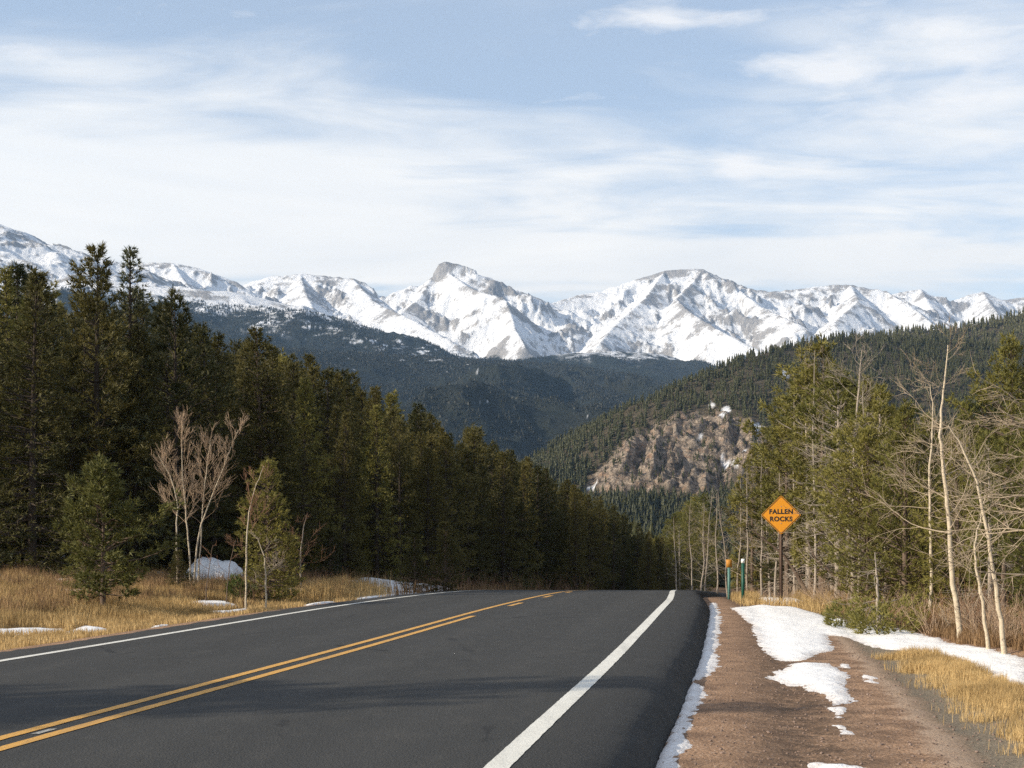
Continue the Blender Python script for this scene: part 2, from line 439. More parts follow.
def paint(name, col, wear):
    m, nt, b = mat_new(name); n = N(nt); p = n.pos()
    w = n.ramp(n.noise(p, 60, 4, .8), [(wear, 0.), (wear + .12, 1.)])
    c = n.mix(n.noise(p, 1.5, 4, .6), tuple(k * .8 for k in col), col)
    c = n.mix(w, c, (.07, .068, .064))
    c = n.mix(n.ramp(n.noise(n.vmath('MULTIPLY', p, (3, .3, 1)), 1.2, 4, .6), [(.5, 0.), (.75, .35)]), c, (.09, .085, .075))
    n.set(b.inputs['Base Color'], c); b.inputs['Roughness'].default_value = .7
    n.bump(n.noise(p, 70, 3, .8), .5, .01, b)
    return m
wpaint = paint('worn_white_paint', (.70, .69, .63), .56); ypaint = paint('worn_yellow_paint', (.62, .33, .06), .54)
wpaint2 = paint('faded_white_paint', (.45, .44, .40), .46)
def stripe(name, l0, l1, y0, y1, mat, parts=None):
    if parts is None: parts = [(y0, y1)]
    V = []; Fc = []; k = 0
    for a, b_ in parts:
        yy = np.concatenate([[a], ry[(ry > a + .01) & (ry < b_ - .01)], [b_]])
        ls = np.array([l0, l1]); L2, Y2 = np.meshgrid(ls, yy)
        if l0 > 3: L2 = L2 + np.interp(Y2, [9, 22], [.14, 0])
        L2 = L2 + .006 * perlin(Y2 * 7, L2 * 30, 70)
        Z2 = np.interp(Y2, ry, base(ry)) + .005
        V.append(np.stack([x_of(L2, Y2), Y2, Z2], -1).reshape(-1, 3)); Fc.append(grid_faces(len(yy), 2) + k); k += 2 * len(yy)
    return tag(link(name, new_mesh(name, np.concatenate(V), np.concatenate(Fc)), mat), kind='structure')
o = stripe('road_edge_line', 3.60, 3.77, -60, 290, wpaint); o['label'] = 'solid white edge line on the right of the road'
o = stripe('road_edge_line', -3.78, -3.65, -60, 290, wpaint); o['label'] = 'solid white edge line on the left of the road'
o = stripe('road_centre_line', -.20, -.085, -60, 290, ypaint); o['label'] = 'continuous yellow centre line'
o = stripe('road_centre_line', .085, .20, 0, 0, ypaint, [(-60, 27.6)] + [(32 + i * 6.2, 33.9 + i * 6.2) for i in range(12)]); o['label'] = 'yellow centre line that turns into dashes near the crest'
o = stripe('old_paint_dashes', -.03, .03, 0, 0, wpaint2, [(9.0 + i * .9, 9.3 + i * .9) for i in range(3)]); o['label'] = 'faded white dashes between the yellow lines'

# ------------------------------------------------------------------ conifers
def unit(v): return v / (np.linalg.norm(v, axis=-1, keepdims=True) + 1e-9)
def blades(P, D, L, Wd, rg, per=6, spread=.6):
    """tufts of flat needle blades: P (n,3) roots, D (n,3) directions, L, Wd scalars or (n,)"""
    n = len(P)
    P = np.repeat(P, per, 0); D = np.repeat(D, per, 0)
    L = np.repeat(np.broadcast_to(L, n), per) * rg.uniform(.6, 1.15, n * per)
    Wd = np.repeat(np.broadcast_to(Wd, n), per)
    d = unit(D + rg.normal(0, spread, (n * per, 3)))
    side = unit(np.cross(d, rg.normal(0, 1, (n * per, 3))))
    a = P + side * (Wd * .5)[:, None]; b = P - side * (Wd * .5)[:, None]
    tip = P + d * L[:, None]
    V = np.stack([a, b, tip + side * (Wd * .12)[:, None]], 1).reshape(-1, 3)
    return V, np.arange(len(V)).reshape(-1, 3)
def make_conifer(seed, H, Rad, kind, bare=.15, dead=0, step=.26, dens=1.0):
    """returns trunk mesh, crown mesh, dead-branch mesh (or None); trunk base at origin"""
    rg = np.random.default_rng(seed); rr = random.Random(seed)
    T = MB(); D = MB(); CP = []; CD = []; CL = []
    lean = rg.normal(0, .012, 2) * H
    tr = .012 * H + .03
    hs = np.linspace(-.3, H * .985, 14)
    def axis(h):
        t = np.clip(h / H, 0, 1); return np.array([lean[0] * t * t, lean[1] * t * t, h])
    T.tube([axis(h) for h in hs], [max(.012, tr * (1 - max(h, 0) / H) ** .8 * (1.25 if h < .1 else 1)) for h in hs], 8)
    gap = rg.uniform(0, 2 * math.pi); h = H * bare
    # irregular crown: each side of the tree grows fuller or thinner with height
    ph = rg.uniform(0, 6.28, 6)
    while h < H * .985:
        t = max(0.0, (h / H - bare) / (1 - bare))
        if kind == 'spruce': pr = (1 - t) ** .85 * (0.45 + .55 * min(1, t * 6 + .3)) + .03
        elif kind == 'pine': pr = (1 - t ** 2.2) * (.55 + .45 * min(1, t * 4 + .15)) * .92 + .06
        elif kind == 'bushy': pr = (1 - t ** 1.5) ** .85 * (.75 + .25 * min(1, t * 4)) + .03
        else: pr = (1 - t) ** .7 * (.6 + .4 * min(1, t * 4)) + .03
        nb = rr.choice([4, 5, 5, 6]) if kind != 'pine' else rr.choice([3, 4, 4, 5])
        a0 = rg.uniform(0, 6.28)
        for k in range(nb):
            a = a0 + k * 2 * math.pi / nb + rg.normal(0, .28)
            side = 1 + .28 * math.sin(a + ph[0] + t * 5) + .18 * math.sin(2 * a + ph[1] - t * 9)
            L = Rad * pr * side * rg.uniform(.62, 1.12)
            if kind == 'pine' and rr.random() < .14: L *= .5
            if L < .1: L = .1
            if kind == 'spruce': el = -.18 + .95 * t ** 1.5
            elif kind == 'pine': el = -.05 + .95 * t ** 1.3
            elif kind == 'bushy': el = .15 + .8 * t
            else: el = .0 + .9 * t ** 1.4
            el += rg.normal(0, .13)
            dirv = np.array([math.cos(a) * math.cos(el), math.sin(a) * math.cos(el), math.sin(el)])
            curl = rg.uniform(.02, .3) if kind in ('pine', 'bushy') else rg.uniform(-.12, .22)
            p0 = axis(h + rg.normal(0, .05))
            m = 5; s = np.linspace(0, 1, m)
            pts = p0 + s[:, None] * L * dirv + np.stack([0 * s, 0 * s, curl * L * s * s], -1)
            pts[1:-1] += rg.normal(0, .03 * L, (m - 2, 3))
            r0 = min(tr * .34, .010 + .011 * L)
            T.tube(pts, np.linspace(r0, .004, m), 4)
            # tufts along the branch and on side twigs
            start = .22 if kind in ('spruce', 'bushy') else .38
            nt_ = max(3, int(L / .11 * dens))
            ss = start + (1 - start) * rg.uniform(0, 1, nt_) ** .75
            base_p = np.stack([np.interp(ss, s, pts[:, i]) for i in range(3)], -1)
            tw = rg.uniform(-1, 1, nt_)
            hor = unit(np.cross(dirv, [0, 0, 1.]))
            twl = (.30 * L * (1.15 - ss) + .09)
            off = hor[None] * (tw * twl)[:, None] + dirv[None] * (np.abs(tw) * twl * .55)[:, None] + rg.normal(0, .035 + .02 * L, (nt_, 3))
            if kind == 'pine': off[:, 2] += np.abs(rg.normal(0, .09, nt_)) 
            if kind == 'spruce': off[:, 2] -= np.abs(tw) * twl * .25
            CP.append(base_p + off); CD.append(unit(dirv[None] * .8 + hor[None] * tw[:, None] * .9 + np.array([0, 0, .35 if kind != 'spruce' else .05])[None]))
            CL.append(np.full(nt_, 1.0))
            CP.append(pts[-1:]); CD.append(dirv[None]); CL.append(np.full(1, 1.2))
        h += step * (1.15 - .5 * t) * rg.uniform(.75, 1.3) * (1.35 if kind == 'pine' else 1)
    CP.append(axis(H * .97)[None]); CD.append(np.array([[0, 0, 1.]])); CL.append(np.array([1.3]))
    P = np.concatenate(CP); Dv = np.concatenate(CD); Lc = np.concatenate(CL)
    ln = {'pine': .23, 'spruce': .18, 'bushy': .19, 'young': .14}[kind]
    wd = {'pine': .042, 'spruce': .038, 'bushy': .032, 'young': .026}[kind] * (.75 if H < 5 else 1)
    if H < 5: ln *= .68
    V, Fc = blades(P, Dv, ln * Lc, wd, rg, per=8 if kind == 'pine' else 7, spread=.62 if kind == 'pine' else .5)
    crown = new_mesh('crown', V, Fc)
    dm = None
    if dead:
        for k in range(dead):
            h = rg.uniform(.06, bare + .12) * H; a = rg.uniform(0, 6.28); L = rg.uniform(.35, 1.0) * Rad * 1.05
            el = rg.uniform(-.35, .25); dirv = np.array([math.cos(a) * math.cos(el), math.sin(a) * math.cos(el), math.sin(el)])
            s = np.linspace(0, 1, 5); pts = axis(h) + s[:, None] * L * dirv + rg.normal(0, .03 * L, (5, 3)) * s[:, None]
            pts[:, 2] -= .12 * L * s * s
            D.tube(pts, np.linspace(.016, .005, 5), 4)
            for q in range(rr.randint(3, 7)):
                u = rg.uniform(.25, 1); pp = np.array([np.interp(u, s, pts[:, i]) for i in range(3)])
                dd = unit(dirv + rg.normal(0, .6, 3)); l2 = L * rg.uniform(.15, .4)
                D.tube([pp, pp + dd * l2 * .5 + rg.normal(0, .02, 3), pp + dd * l2], [.008, .006, .004], 3)
        dm = D.mesh('dead_branches')
    return T.mesh('trunk'), crown, dm

VAR = {}
def variant(key, *a, **k):
    t, c, d = make_conifer(*a, **k); VAR[key] = (t, c, d, a[1])
for i in range(4): variant(('spruce', i), 100 + i, 9.0, [2.1, 2.4, 1.9, 2.6][i], 'spruce', bare=.03, step=.22, dens=1.35)
for i in range(4): variant(('pine', i), 200 + i, 9.0, [2.1, 2.4, 1.9, 2.7][i], 'pine', bare=[.12, .10, .2, .14][i], step=.27, dead=0, dens=1.6)
for i in range(3): variant(('bare_pine', i), 300 + i, 8.0, [1.6, 1.9, 1.45][i], 'pine', bare=[.40, .34, .46][i], step=.26, dead=40, dens=1.4)
for i in range(2): variant(('bushy', i), 400 + i, 7.0, [2.1, 1.9][i], 'bushy', bare=.05, step=.22, dens=1.35)
variant(('young', 0), 500, 3.1, 1.15, 'pine', bare=.13, step=.11, dens=3.4)
variant(('young', 1), 501, 3.0, .75, 'young', bare=.02, step=.09, dens=3.0)
variant(('feature_pine', 0), 520, 11.0, 2.1, 'pine', bare=.1, step=.27, dead=0, dens=1.9)
variant(('feature_spruce', 0), 530, 11.0, 2.2, 'spruce', bare=.08, step=.27, dens=1.15)
KIND_WORD = {'spruce': 'spruce_tree', 'pine': 'pine_tree', 'bare_pine': 'pine_tree', 'bushy': 'pine_tree', 'young': 'young_pine_tree', 'feature_pine': 'pine_tree', 'feature_spruce': 'spruce_tree'}
def place_conifer(key, x, y, h, mat, label, group=None, rz=None, wide=1.0, z=None, barkm='bark'):
    t, c, d, H0 = VAR[key]
    s = h / H0
    ws = s * wide
    if z is None: z = float(G(x, y)) - .05
    root = thing(KIND_WORD[key[0]], label, 'tree', (x, y, z), rng.uniform(0, 6.28) if rz is None else rz, group, (ws, ws, s))
    def part(name, me, mt):
        o = bpy.data.objects.new(name, me); COL.objects.link(o); o.parent = root
        if not me.materials: me.materials.append(None)
        o.material_slots[0].link = 'OBJECT'; o.material_slots[0].material = mt
        return o
    part('trunk', t, M[barkm]); part('crown', c, M[mat])
    if d is not None: part('dead_branches', d, M['greybark'])
    return root

# ---- left forest
TL = np.array([[-60, 255], [0, 262], [20, 266], [45, 272], [60, 276], [80, 292], [100, 292], [130, 292], [150, 296], [165, 306], [176, 300], [190, 318], [215, 322], [240, 328], [262, 330], [285, 352], [300, 346], [320, 360], [345, 368], [360, 372], [390, 392], [420, 405], [450, 420], [480, 432], [500, 446], [520, 452], [545, 468], [570, 482], [600, 500], [625, 512], [650, 530], [680, 545]])
def TLf(px): return np.interp(px, TL[:, 0], TL[:, 1])
left = []
def try_add(lst, x, y, dmin):
    for q in lst:
        if (q[0] - x) ** 2 + (q[1] - y) ** 2 < dmin * dmin: return False
    return True
def left_edge(y):   # how far left of the road the forest begins
    return np.interp(y, [38, 44, 50, 58, 70, 90, 130], [15.5, 13.0, 10.5, 9.2, 8.4, 8.0, 7.5])
rgl = np.random.default_rng(5)
for y in np.arange(41, 52, 2.3):       # the row the camera looks at first
    for x in np.arange(-34, 4, 2.0):
        xx, y2 = x + rgl.uniform(-.6, .6), y + rgl.uniform(-.8, .8)
        if lat_of(xx, y2) > -left_edge(y2): continue
        if try_add(left, xx, y2, 1.7): left.append((xx, y2))
tries = 0
while len(left) < 250 and tries < 20000:
    tries += 1
    y2 = 44 + 150 * rgl.uniform() ** 1.25
    e = left_edge(y2); depth = rgl.uniform() ** 1.5 * 22
    l = -(e + depth); xx = float(x_of(l, y2))
    px = 512 + F * xx / y2
    if px < -70 or px > 680: continue
    if try_add(left, xx, y2, 1.9 + y2 * .006): left.append((xx, y2))
left.sort(key=lambda q: q[0] / q[1])
tops = []
for (x, y) in left:
    px = 512 + F * x / y
    zt = CAMZ + (HOR - TLf(px)) / F * y
    g = float(G(x, y))
    hmax = zt - g
    h = hmax * rgl.choice([rgl.uniform(.93, 1.02), rgl.uniform(.78, .97)])
    h = min(max(h, 3.5), 13.5)
    top = HOR - (g + h - CAMZ) / y * F
    tops.append([px, top, x, y, h])
# which trees break the skyline
GL = 'conifers of the dense forest left of the highway'
sky_ids = [i for i, t in enumerate(tops) if all(not (abs(u[0] - t[0]) < 9 and u[1] < t[1] - 1) for j, u in enumerate(tops) if j != i) and t[1] < TLf(t[0]) + 14]
ordinal = ['first', 'second', 'third', 'fourth', 'fifth', 'sixth', 'seventh', 'eighth', 'ninth', 'tenth', 'eleventh', 'twelfth', 'thirteenth', 'fourteenth', 'fifteenth', 'sixteenth', 'seventeenth', 'eighteenth', 'nineteenth', 'twentieth']
n_l = n_r = 0
lab = {}
lefts = [i for i in sky_ids if tops[i][0] < 100]; rights = [i for i in sky_ids if tops[i][0] > 135]
for k, i in enumerate(sorted(lefts, key=lambda i: -tops[i][0])): lab[i] = 'dark conifer, %s skyline treetop leftwards from the tall clumpy pine' % ordinal[min(k, 19)]
for k, i in enumerate(sorted(rights, key=lambda i: tops[i][0])):
    if k < 20: lab[i] = 'olive conifer, %s skyline treetop rightwards from the sparse pointed spruce' % ordinal[k]
for i, (px, top, x, y, h) in enumerate(tops):
    r_ = rgl.uniform()
    key = ('spruce', rgl.integers(4)) if r_ < .62 else ('pine', rgl.integers(4))
    if y < 62 or r_ < .8: key = ('spruce', int(rgl.integers(4)))
    key = (key[0], int(key[1]))
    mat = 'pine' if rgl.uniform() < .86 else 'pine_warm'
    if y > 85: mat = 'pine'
    row = 'front row' if lat_of(x, y) > -left_edge(y) - 3 or y < 47 else 'deeper rows'
    zone = 'behind the lone roadside pine' if px < 150 else 'behind the bare aspen clump' if px < 330 else 'above the roadside snow bank' if px < 480 else 'at the low far end of the forest'
    label = lab.get(i) or 'olive conifer, %s of left forest, %s' % (row, zone)
    grp = GL + ', ' + row + ' ' + zone
    if i in lab: grp = 'skyline conifers of the left forest'
    if px < -4: label = 'dark conifer at the left end of the forest, partly out of view'; grp = 'conifers at the left end of the forest'
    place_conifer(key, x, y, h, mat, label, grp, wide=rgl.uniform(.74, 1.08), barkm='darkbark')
def at_px(px, d): return ((px - 512) / F * d, d)
def h_for(px, d, top):
    x, y = at_px(px, d); return CAMZ + (HOR - top) / F * y - float(G(x, y)) + .05
x, y = at_px(96, 44); place_conifer(('feature_pine', 0), x, y, h_for(96, 44, 247), 'pine', 'tallest dark pine with rounded clumpy top above the left forest', wide=.98, rz=1.0, barkm='darkbark')
x, y = at_px(130, 45); place_conifer(('feature_spruce', 0), x, y, h_for(130, 45, 244), 'spruce', 'tall pale spruce with a sparse pointed top beside the clumpy pine', wide=.95, rz=.4, barkm='darkbark')
x, y = at_px(176, 46); place_conifer(('pine', 1), x, y, h_for(176, 46, 297), 'pine', 'dark round-topped pine just right of the sparse pointed spruce', wide=1.0, barkm='darkbark')
x, y = at_px(262, 50); place_conifer(('spruce', 1), x, y, h_for(262, 50, 328), 'pine', 'dark conifer rising over the skyline above the bare aspen clump', wide=1.0)
# ---- trees left of the frame whose shadows cross the road
x0, y0 = -20.6, 6.2
place_conifer(('pine', 1), x0, y0, 11.2, 'pine', 'tall pine left of the camera that shades the near road', wide=.85)
place_conifer(('pine', 3), -23.6, 5.2, 10.6, 'pine', 'second pine left of the camera behind the shading pine', wide=.85)
# ---- single conifers on the left verge
gx, gy = gp(103, 611); place_conifer(('young', 0), gx, gy, h_for(103, gy, 469), 'young', 'small full round pine standing alone in the dry roadside grass', rz=2.2)
gx, gy = gp(66, 600); place_conifer(('young', 1), gx, gy + 1.5, 2.3, 'young', 'short pine tucked against the left of the lone roadside pine', wide=1.1)
gx, gy = at_px(268, 39.5); place_conifer(('young', 1), gx, gy, h_for(268, gy, 461), 'pine_warm', 'small pointed conifer between bare saplings by the road', wide=1.0)
gx, gy = at_px(287, 41.5); place_conifer(('young', 1), gx, gy, 2.1, 'pine', 'low dark conifer right of the small pointed conifer', wide=.95)
gx, gy = at_px(178, 38.5); place_conifer(('young', 1), gx, gy, 1.25, 'pine', 'tiny dark spruce at the foot of the bare aspen clump', wide=1.3)
for px, py, h, nm in ((415, 585, 2.2, 'small conifer sapling before the snow bank'), (445, 583, 2.6, 'small conifer sapling at the right of the snow bank'), (330, 585, 2.0, 'low conifer sapling behind the roadside grass clump')):
    gx, gy = gp(px, py + 3); place_conifer(('young', 1), (px - 512) / F * 50, 50, h, 'pine', nm, wide=1.1)

# ---- right forest
TR = np.array([[640, 548], [655, 530], [680, 510], [700, 486], [720, 470], [740, 458], [755, 452], [765, 425], [775, 385], [790, 365], [805, 352], [820, 347], [835, 345], [850, 365], [865, 360], [880, 385], [900, 400], [925, 415], [950, 405], [975, 395], [1000, 365], [1012, 345], [1040, 335], [1120, 330]])
def TRf(px): return np.interp(px, TR[:, 0], TR[:, 1])
ED = np.array([[1130, 18], [1024, 25], [960, 28], [900, 33], [840, 39], [815, 47], [800, 53], [760, 56], [740, 59], [700, 78], [670, 110], [640, 180]])[::-1]
rgr = np.random.default_rng(9); rights_ = []
feat = [(822, 48), (868, 34), (900, 33), (1012, 34), (787, 55), (752, 62), (916, 38), (845, 43)]
for px, d in feat: rights_.append(at_px(px, d))
tries = 0; cand = []
while len(cand) < 104 and tries < 20000:
    tries += 1
    px = rgr.uniform(642, 1130) if rgr.uniform() < .6 else rgr.uniform(642, 800)
    d0 = np.interp(px, ED[:, 0], ED[:, 1]); d = d0 * (1 + .9 * rgr.uniform() ** 1.6)
    x, y = at_px(px, d)
    if lat_of(x, y) < 6.5 and lat_of(x, y) > -6.8: continue
    if lat_of(x, y) >= 6.5 and lat_of(x, y) < 8.0: continue
    if try_add(rights_, x, y, 1.15 + y * .006): cand.append((px, d)); rights_.append((x, y))
cand.sort()
for px, d in cand:
    x, y = at_px(px, d); g = float(G(x, y))
    hmax = CAMZ + (HOR - TRf(px)) / F * d - g
    h = min(max(hmax * rgr.uniform(.66, 1.0), 2.6), 10.5)
    if px > 880: h = min(h, hmax * rgr.uniform(.6, .9))
    r_ = rgr.uniform()
    key = ('bare_pine', int(rgr.integers(3))) if r_ < (.72 if px < 870 else .35) else (('bushy', int(rgr.integers(2))) if r_ < .85 else ('pine', int(rgr.integers(4))))
    zone = ('far down the road past the crest' if px < 700 else 'around the green marker posts' if px < 765 else 'behind the orange warning sign' if px < 860 else 'behind the white birch trunks' if px < 1020 else 'at the right end of the roadside trees')
    look = {'bare_pine': 'thin grey-stemmed pine with sparse top', 'bushy': 'full yellow-green pine', 'pine': 'scraggy sunlit pine'}[key[0]]
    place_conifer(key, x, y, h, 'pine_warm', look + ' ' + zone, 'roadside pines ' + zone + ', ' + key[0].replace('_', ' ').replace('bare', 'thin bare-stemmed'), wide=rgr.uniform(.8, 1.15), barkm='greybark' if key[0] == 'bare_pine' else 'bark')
def feature(px, d, top, key, mat, label, wide, **k):
    x, y = at_px(px, d); place_conifer(key, x, y, h_for(px, d, top), mat, label, wide=wide, **k)
feature(822, 48, 345, ('pine', 0), 'pine_warm', 'tallest pine behind the warning sign with layered sunlit boughs', 1.0, rz=.3)
feature(787, 55, 395, ('pine', 2), 'pine_warm', 'narrow layered pine directly behind the orange sign', .9, rz=2)
feature(868, 35, 432, ('bushy', 0), 'pine_warm', 'broad bushy green pine left of the white birch trunks', 1.15)
feature(905, 33, 408, ('bushy', 1), 'pine_warm', 'full green pine directly behind the leaning dead snag', 1.05)
feature(1012, 34, 342, ('pine', 3), 'pine_warm', 'tall dark-centred pine behind the second birch near the right edge', .8)
feature(752, 62, 452, ('pine', 1), 'pine_warm', 'rounded pine standing above the green marker posts', .8)
feature(925, 40, 420, ('bushy', 0), 'pine_warm', 'green pine just behind the tall white birch', .95)
for px, d, top, k_ in ((812, 56, 372, 1), (845, 52, 385, 0), (872, 47, 398, 1), (895, 46, 415, 0), (938, 47, 425, 1), (955, 44, 440, 0), (985, 43, 398, 1), (1000, 38, 430, 0), (1030, 40, 372, 1), (860, 40, 500, 1), (890, 37, 520, 0), (922, 35, 500, 1), (985, 33, 520, 0), (770, 66, 445, 0), (795, 64, 420, 1)):
    where = 'beyond the warning sign' if px < 820 else 'behind the bushy pines' if px < 930 else 'behind the white birches'
    feature(px, d, top, ('bushy', k_), 'pine', 'dense dark olive pine ' + where, 1.05, group='dense dark pines ' + where)
feature(965, 38, 405, ('bushy', 1), 'pine_warm', 'green pine between the two white birches', 1.0)

# ------------------------------------------------------------------ bare broadleaf trees
def grow(mb, p, d, L, r, depth, rg, up=.12, nseg=5, spread=.65, kids=(3, 5), wob=.10, minr=.004):
    pts = [np.array(p, float)]; dd = unit(np.array(d, float))
    for i in range(nseg):
        dd = unit(dd + rg.normal(0, wob, 3) + np.array([0, 0, up * .35]))
        pts.append(pts[-1] + dd * L / nseg)
    r1 = max(r * (.45 if depth else .3), minr * .8)
    mb.tube(pts, np.linspace(r, r1, nseg + 1) * (1 - .35 * np.linspace(0, 1, nseg + 1)), 5 if r > .015 else 3)
    if depth <= 0: return
    for k in range(rg.integers(kids[0], kids[1] + 1)):
        u = rg.uniform(.25, 1.0); i = min(int(u * nseg), nseg - 1); f = u * nseg - i
        q = pts[i] * (1 - f) + pts[i + 1] * f
        td = unit(pts[i + 1] - pts[i]); side = unit(np.cross(td, rg.normal(0, 1, 3)))
        nd = unit(td * math.cos(spread) + side * math.sin(spread) * rg.uniform(.7, 1.2))
        grow(mb, q, nd, L * rg.uniform(.42, .68), max(r * .5 * rg.uniform(.7, 1.1), minr), depth - 1, rg, up, max(3, nseg - 1), spread, kids, wob, minr)
def bare_tree(name, label, cat, trunk_pts, trunk_r, branches, seed, mats=('birch', 'twig'), depth=2, group=None, bl=(.6, 1.4), spread=.7, kids=(3, 5), up=.15, hmin=.3, leanbias=(0, 0, 0), bel=(.1, .8)):
    rg = np.random.default_rng(seed)
    tp = np.array(trunk_pts, float); o0 = tp[0].copy(); root = thing(name, label, cat, tuple(o0), group=group)
    tp = tp - o0
    s = np.linspace(0, 1, len(tp)); sf = np.linspace(0, 1, len(tp) * 4 - 3)
    tf = np.stack([np.interp(sf, s, tp[:, i]) for i in range(3)], -1)
    k = np.array([.25, .5, .25]); 
    for _ in range(3):
        tf[1:-1] = (tf[:-2] + 2 * tf[1:-1] + tf[2:]) / 4
    tf[1:-1, :2] += rg.normal(0, .008, (len(tf) - 2, 2))
    b = MB(); rad = np.interp(sf, [0, .06, 1], [trunk_r * 1.4, trunk_r, max(.006, trunk_r * .15)])
    b.tube(tf, rad, 8); link('trunk', b.mesh('trunk'), M[mats[0]], root, smooth=True)
    c = MB()
    q0 = max(1, int(hmin * len(tf)) - 1); c.tube(tf[q0:], rad[q0:] * .6, 4)
    for i in range(branches):
        u = hmin + (1 - hmin) * rg.uniform(0, 1) ** .9 * .97
        q = np.array([np.interp(u, sf, tf[:, j]) for j in range(3)]); a = rg.uniform(0, 6.28); el = rg.uniform(*bel) * (.6 + .6 * u)
        d = np.array([math.cos(a) * math.cos(el), math.sin(a) * math.cos(el), math.sin(el)]) + np.array(leanbias)
        L = rg.uniform(*bl) * (1.15 - .75 * u); r = max(.006, min(.028, np.interp(u, sf, rad) * .38))
        grow(c, q, d, L, r, depth, rg, up, 6, spread, kids, .12)
    link('branches', c.mesh('branches'), M[mats[1]], root)
    return root
M['palebranch'] = simple('pale_bare_branches', (.36, .29, .21), .85, var=.25, scale=6)
def wp(pts, d, ground=True):
    out = [W(a, b_, d) for a, b_ in pts]
    if ground: out[0][2] = float(G(out[0][0], out[0][1])) - .12
    return out
d = gp(961, 641)[1]
bare_tree('aspen_tree', 'tallest white-barked birch with crooked trunk beside the snow band', 'tree',
          wp([(961, 645), (958, 615), (951, 575), (950, 530), (945, 480), (940, 445), (941, 410), (946, 375), (948, 345)], d), .056, 20, 31, ('birch', 'palebranch'), bl=(.7, 1.6), up=.1, hmin=.36, spread=.55)
d = gp(1004, 655)[1]
bare_tree('aspen_tree', 'white birch leaning left near the right edge of the view', 'tree',
          wp([(1005, 660), (1001, 620), (994, 575), (986, 525), (976, 480), (962, 445), (948, 425)], d), .042, 13, 32, ('birch', 'palebranch'), bl=(.8, 1.6), up=.1, hmin=.35)
bare_tree('aspen_tree', 'thin grey sapling between the two white birches', 'tree',
          wp([(989, 648), (984, 610), (977, 575), (974, 545), (981, 515), (985, 495)], d + 1), .032, 9, 33, ('birch', 'palebranch'), bl=(.5, 1.0), hmin=.3)
bare_tree('aspen_tree', 'bare tree at the right edge reaching long branches into view', 'tree',
          wp([(1066, 690), (1062, 620), (1058, 550), (1052, 490), (1044, 440), (1036, 405)], 19.5), .075, 24, 34, ('birch', 'palebranch'), bl=(.9, 1.9), up=.02, hmin=.3, leanbias=(-.8, 0, 0), bel=(-.2, .4))
bare_tree('aspen_tree', 'slim bare aspen behind the bushy pines with spreading top', 'tree',
          wp([(930, 636), (932, 560), (928, 480), (934, 420), (930, 385)], 31), .045, 20, 35, ('birch', 'palebranch'), bl=(.8, 1.5), hmin=.35)
bare_tree('dead_tree', 'short dead snag with ladder of stubby grey branches', 'tree',
          wp([(879, 640), (878, 610), (877, 580), (875, 552)], 28), .05, 26, 36, ('greybark', 'greybark'), depth=1, bl=(.4, .95), hmin=.12, up=-.1, kids=(1, 3), bel=(-.3, .2))
bare_tree('dead_tree', 'tall grey bare tree between the sunlit pines with fine twigs', 'tree',
          wp([(850, 618), (848, 540), (852, 460), (858, 400), (862, 350)], 40), .07, 38, 37, ('greybark', 'greybark'), bl=(1.0, 2.0), hmin=.2, up=.05, spread=.5)
bare_tree('dead_tree', 'forked dark dead trunk leaning left behind the sign post', 'tree',
          wp([(812, 620), (800, 580), (785, 555), (765, 540), (752, 530)], 50), .085, 8, 38, ('bark', 'greybark'), bl=(.5, 1.2), hmin=.2)
bare_tree('dead_tree', 'dark leaning dead trunk right of the warning sign', 'tree',
          wp([(846, 618), (842, 588), (830, 570), (815, 560), (808, 540)], 44), .08, 8, 39, ('bark', 'greybark'), bl=(.5, 1.2), hmin=.2)
# bare grey aspens in the thin stand right of the road
gs = 'slim bare grey aspens in the roadside stand'
rgb_ = np.random.default_rng(77)
spots = []
for k, (px, d) in enumerate([(678, 96), (692, 84), (705, 72), (717, 66), (738, 62), (748, 58), (762, 57), (775, 55), (795, 54), (806, 53), (828, 48), (700, 78), (728, 61), (770, 58), (836, 45), (815, 45), (858, 39), (884, 36), (903, 36)]):
    x, y = at_px(px, d); g = float(G(x, y)) - .1
    hh = (CAMZ + (HOR - TRf(px)) / F * d - g) * rgb_.uniform(.72, 1.0)
    pts = [(x, y, g)]
    ln_ = rgb_.normal(0, .07, 2)
    for q in range(1, 6): pts.append((x + ln_[0] * hh * q / 5 + rgb_.normal(0, .05), y + ln_[1] * hh * q / 5, g + hh * q / 5))
    zone = 'past the crest' if px < 712 else 'near the green marker posts' if px < 765 else 'behind the orange sign' if px < 845 else 'left of the white birches'
    bare_tree('bare_tree', 'slim bare grey tree with fine pale twigs ' + zone, 'tree', pts, .04 + .012 * rgb_.uniform(), 24, 600 + k, ('greybark', 'palebranch' if k % 2 else 'greybark'), bl=(.6, 1.3), hmin=.15, up=.08, depth=1 if d > 60 else 2, group=gs + ' ' + zone, kids=(2, 4))
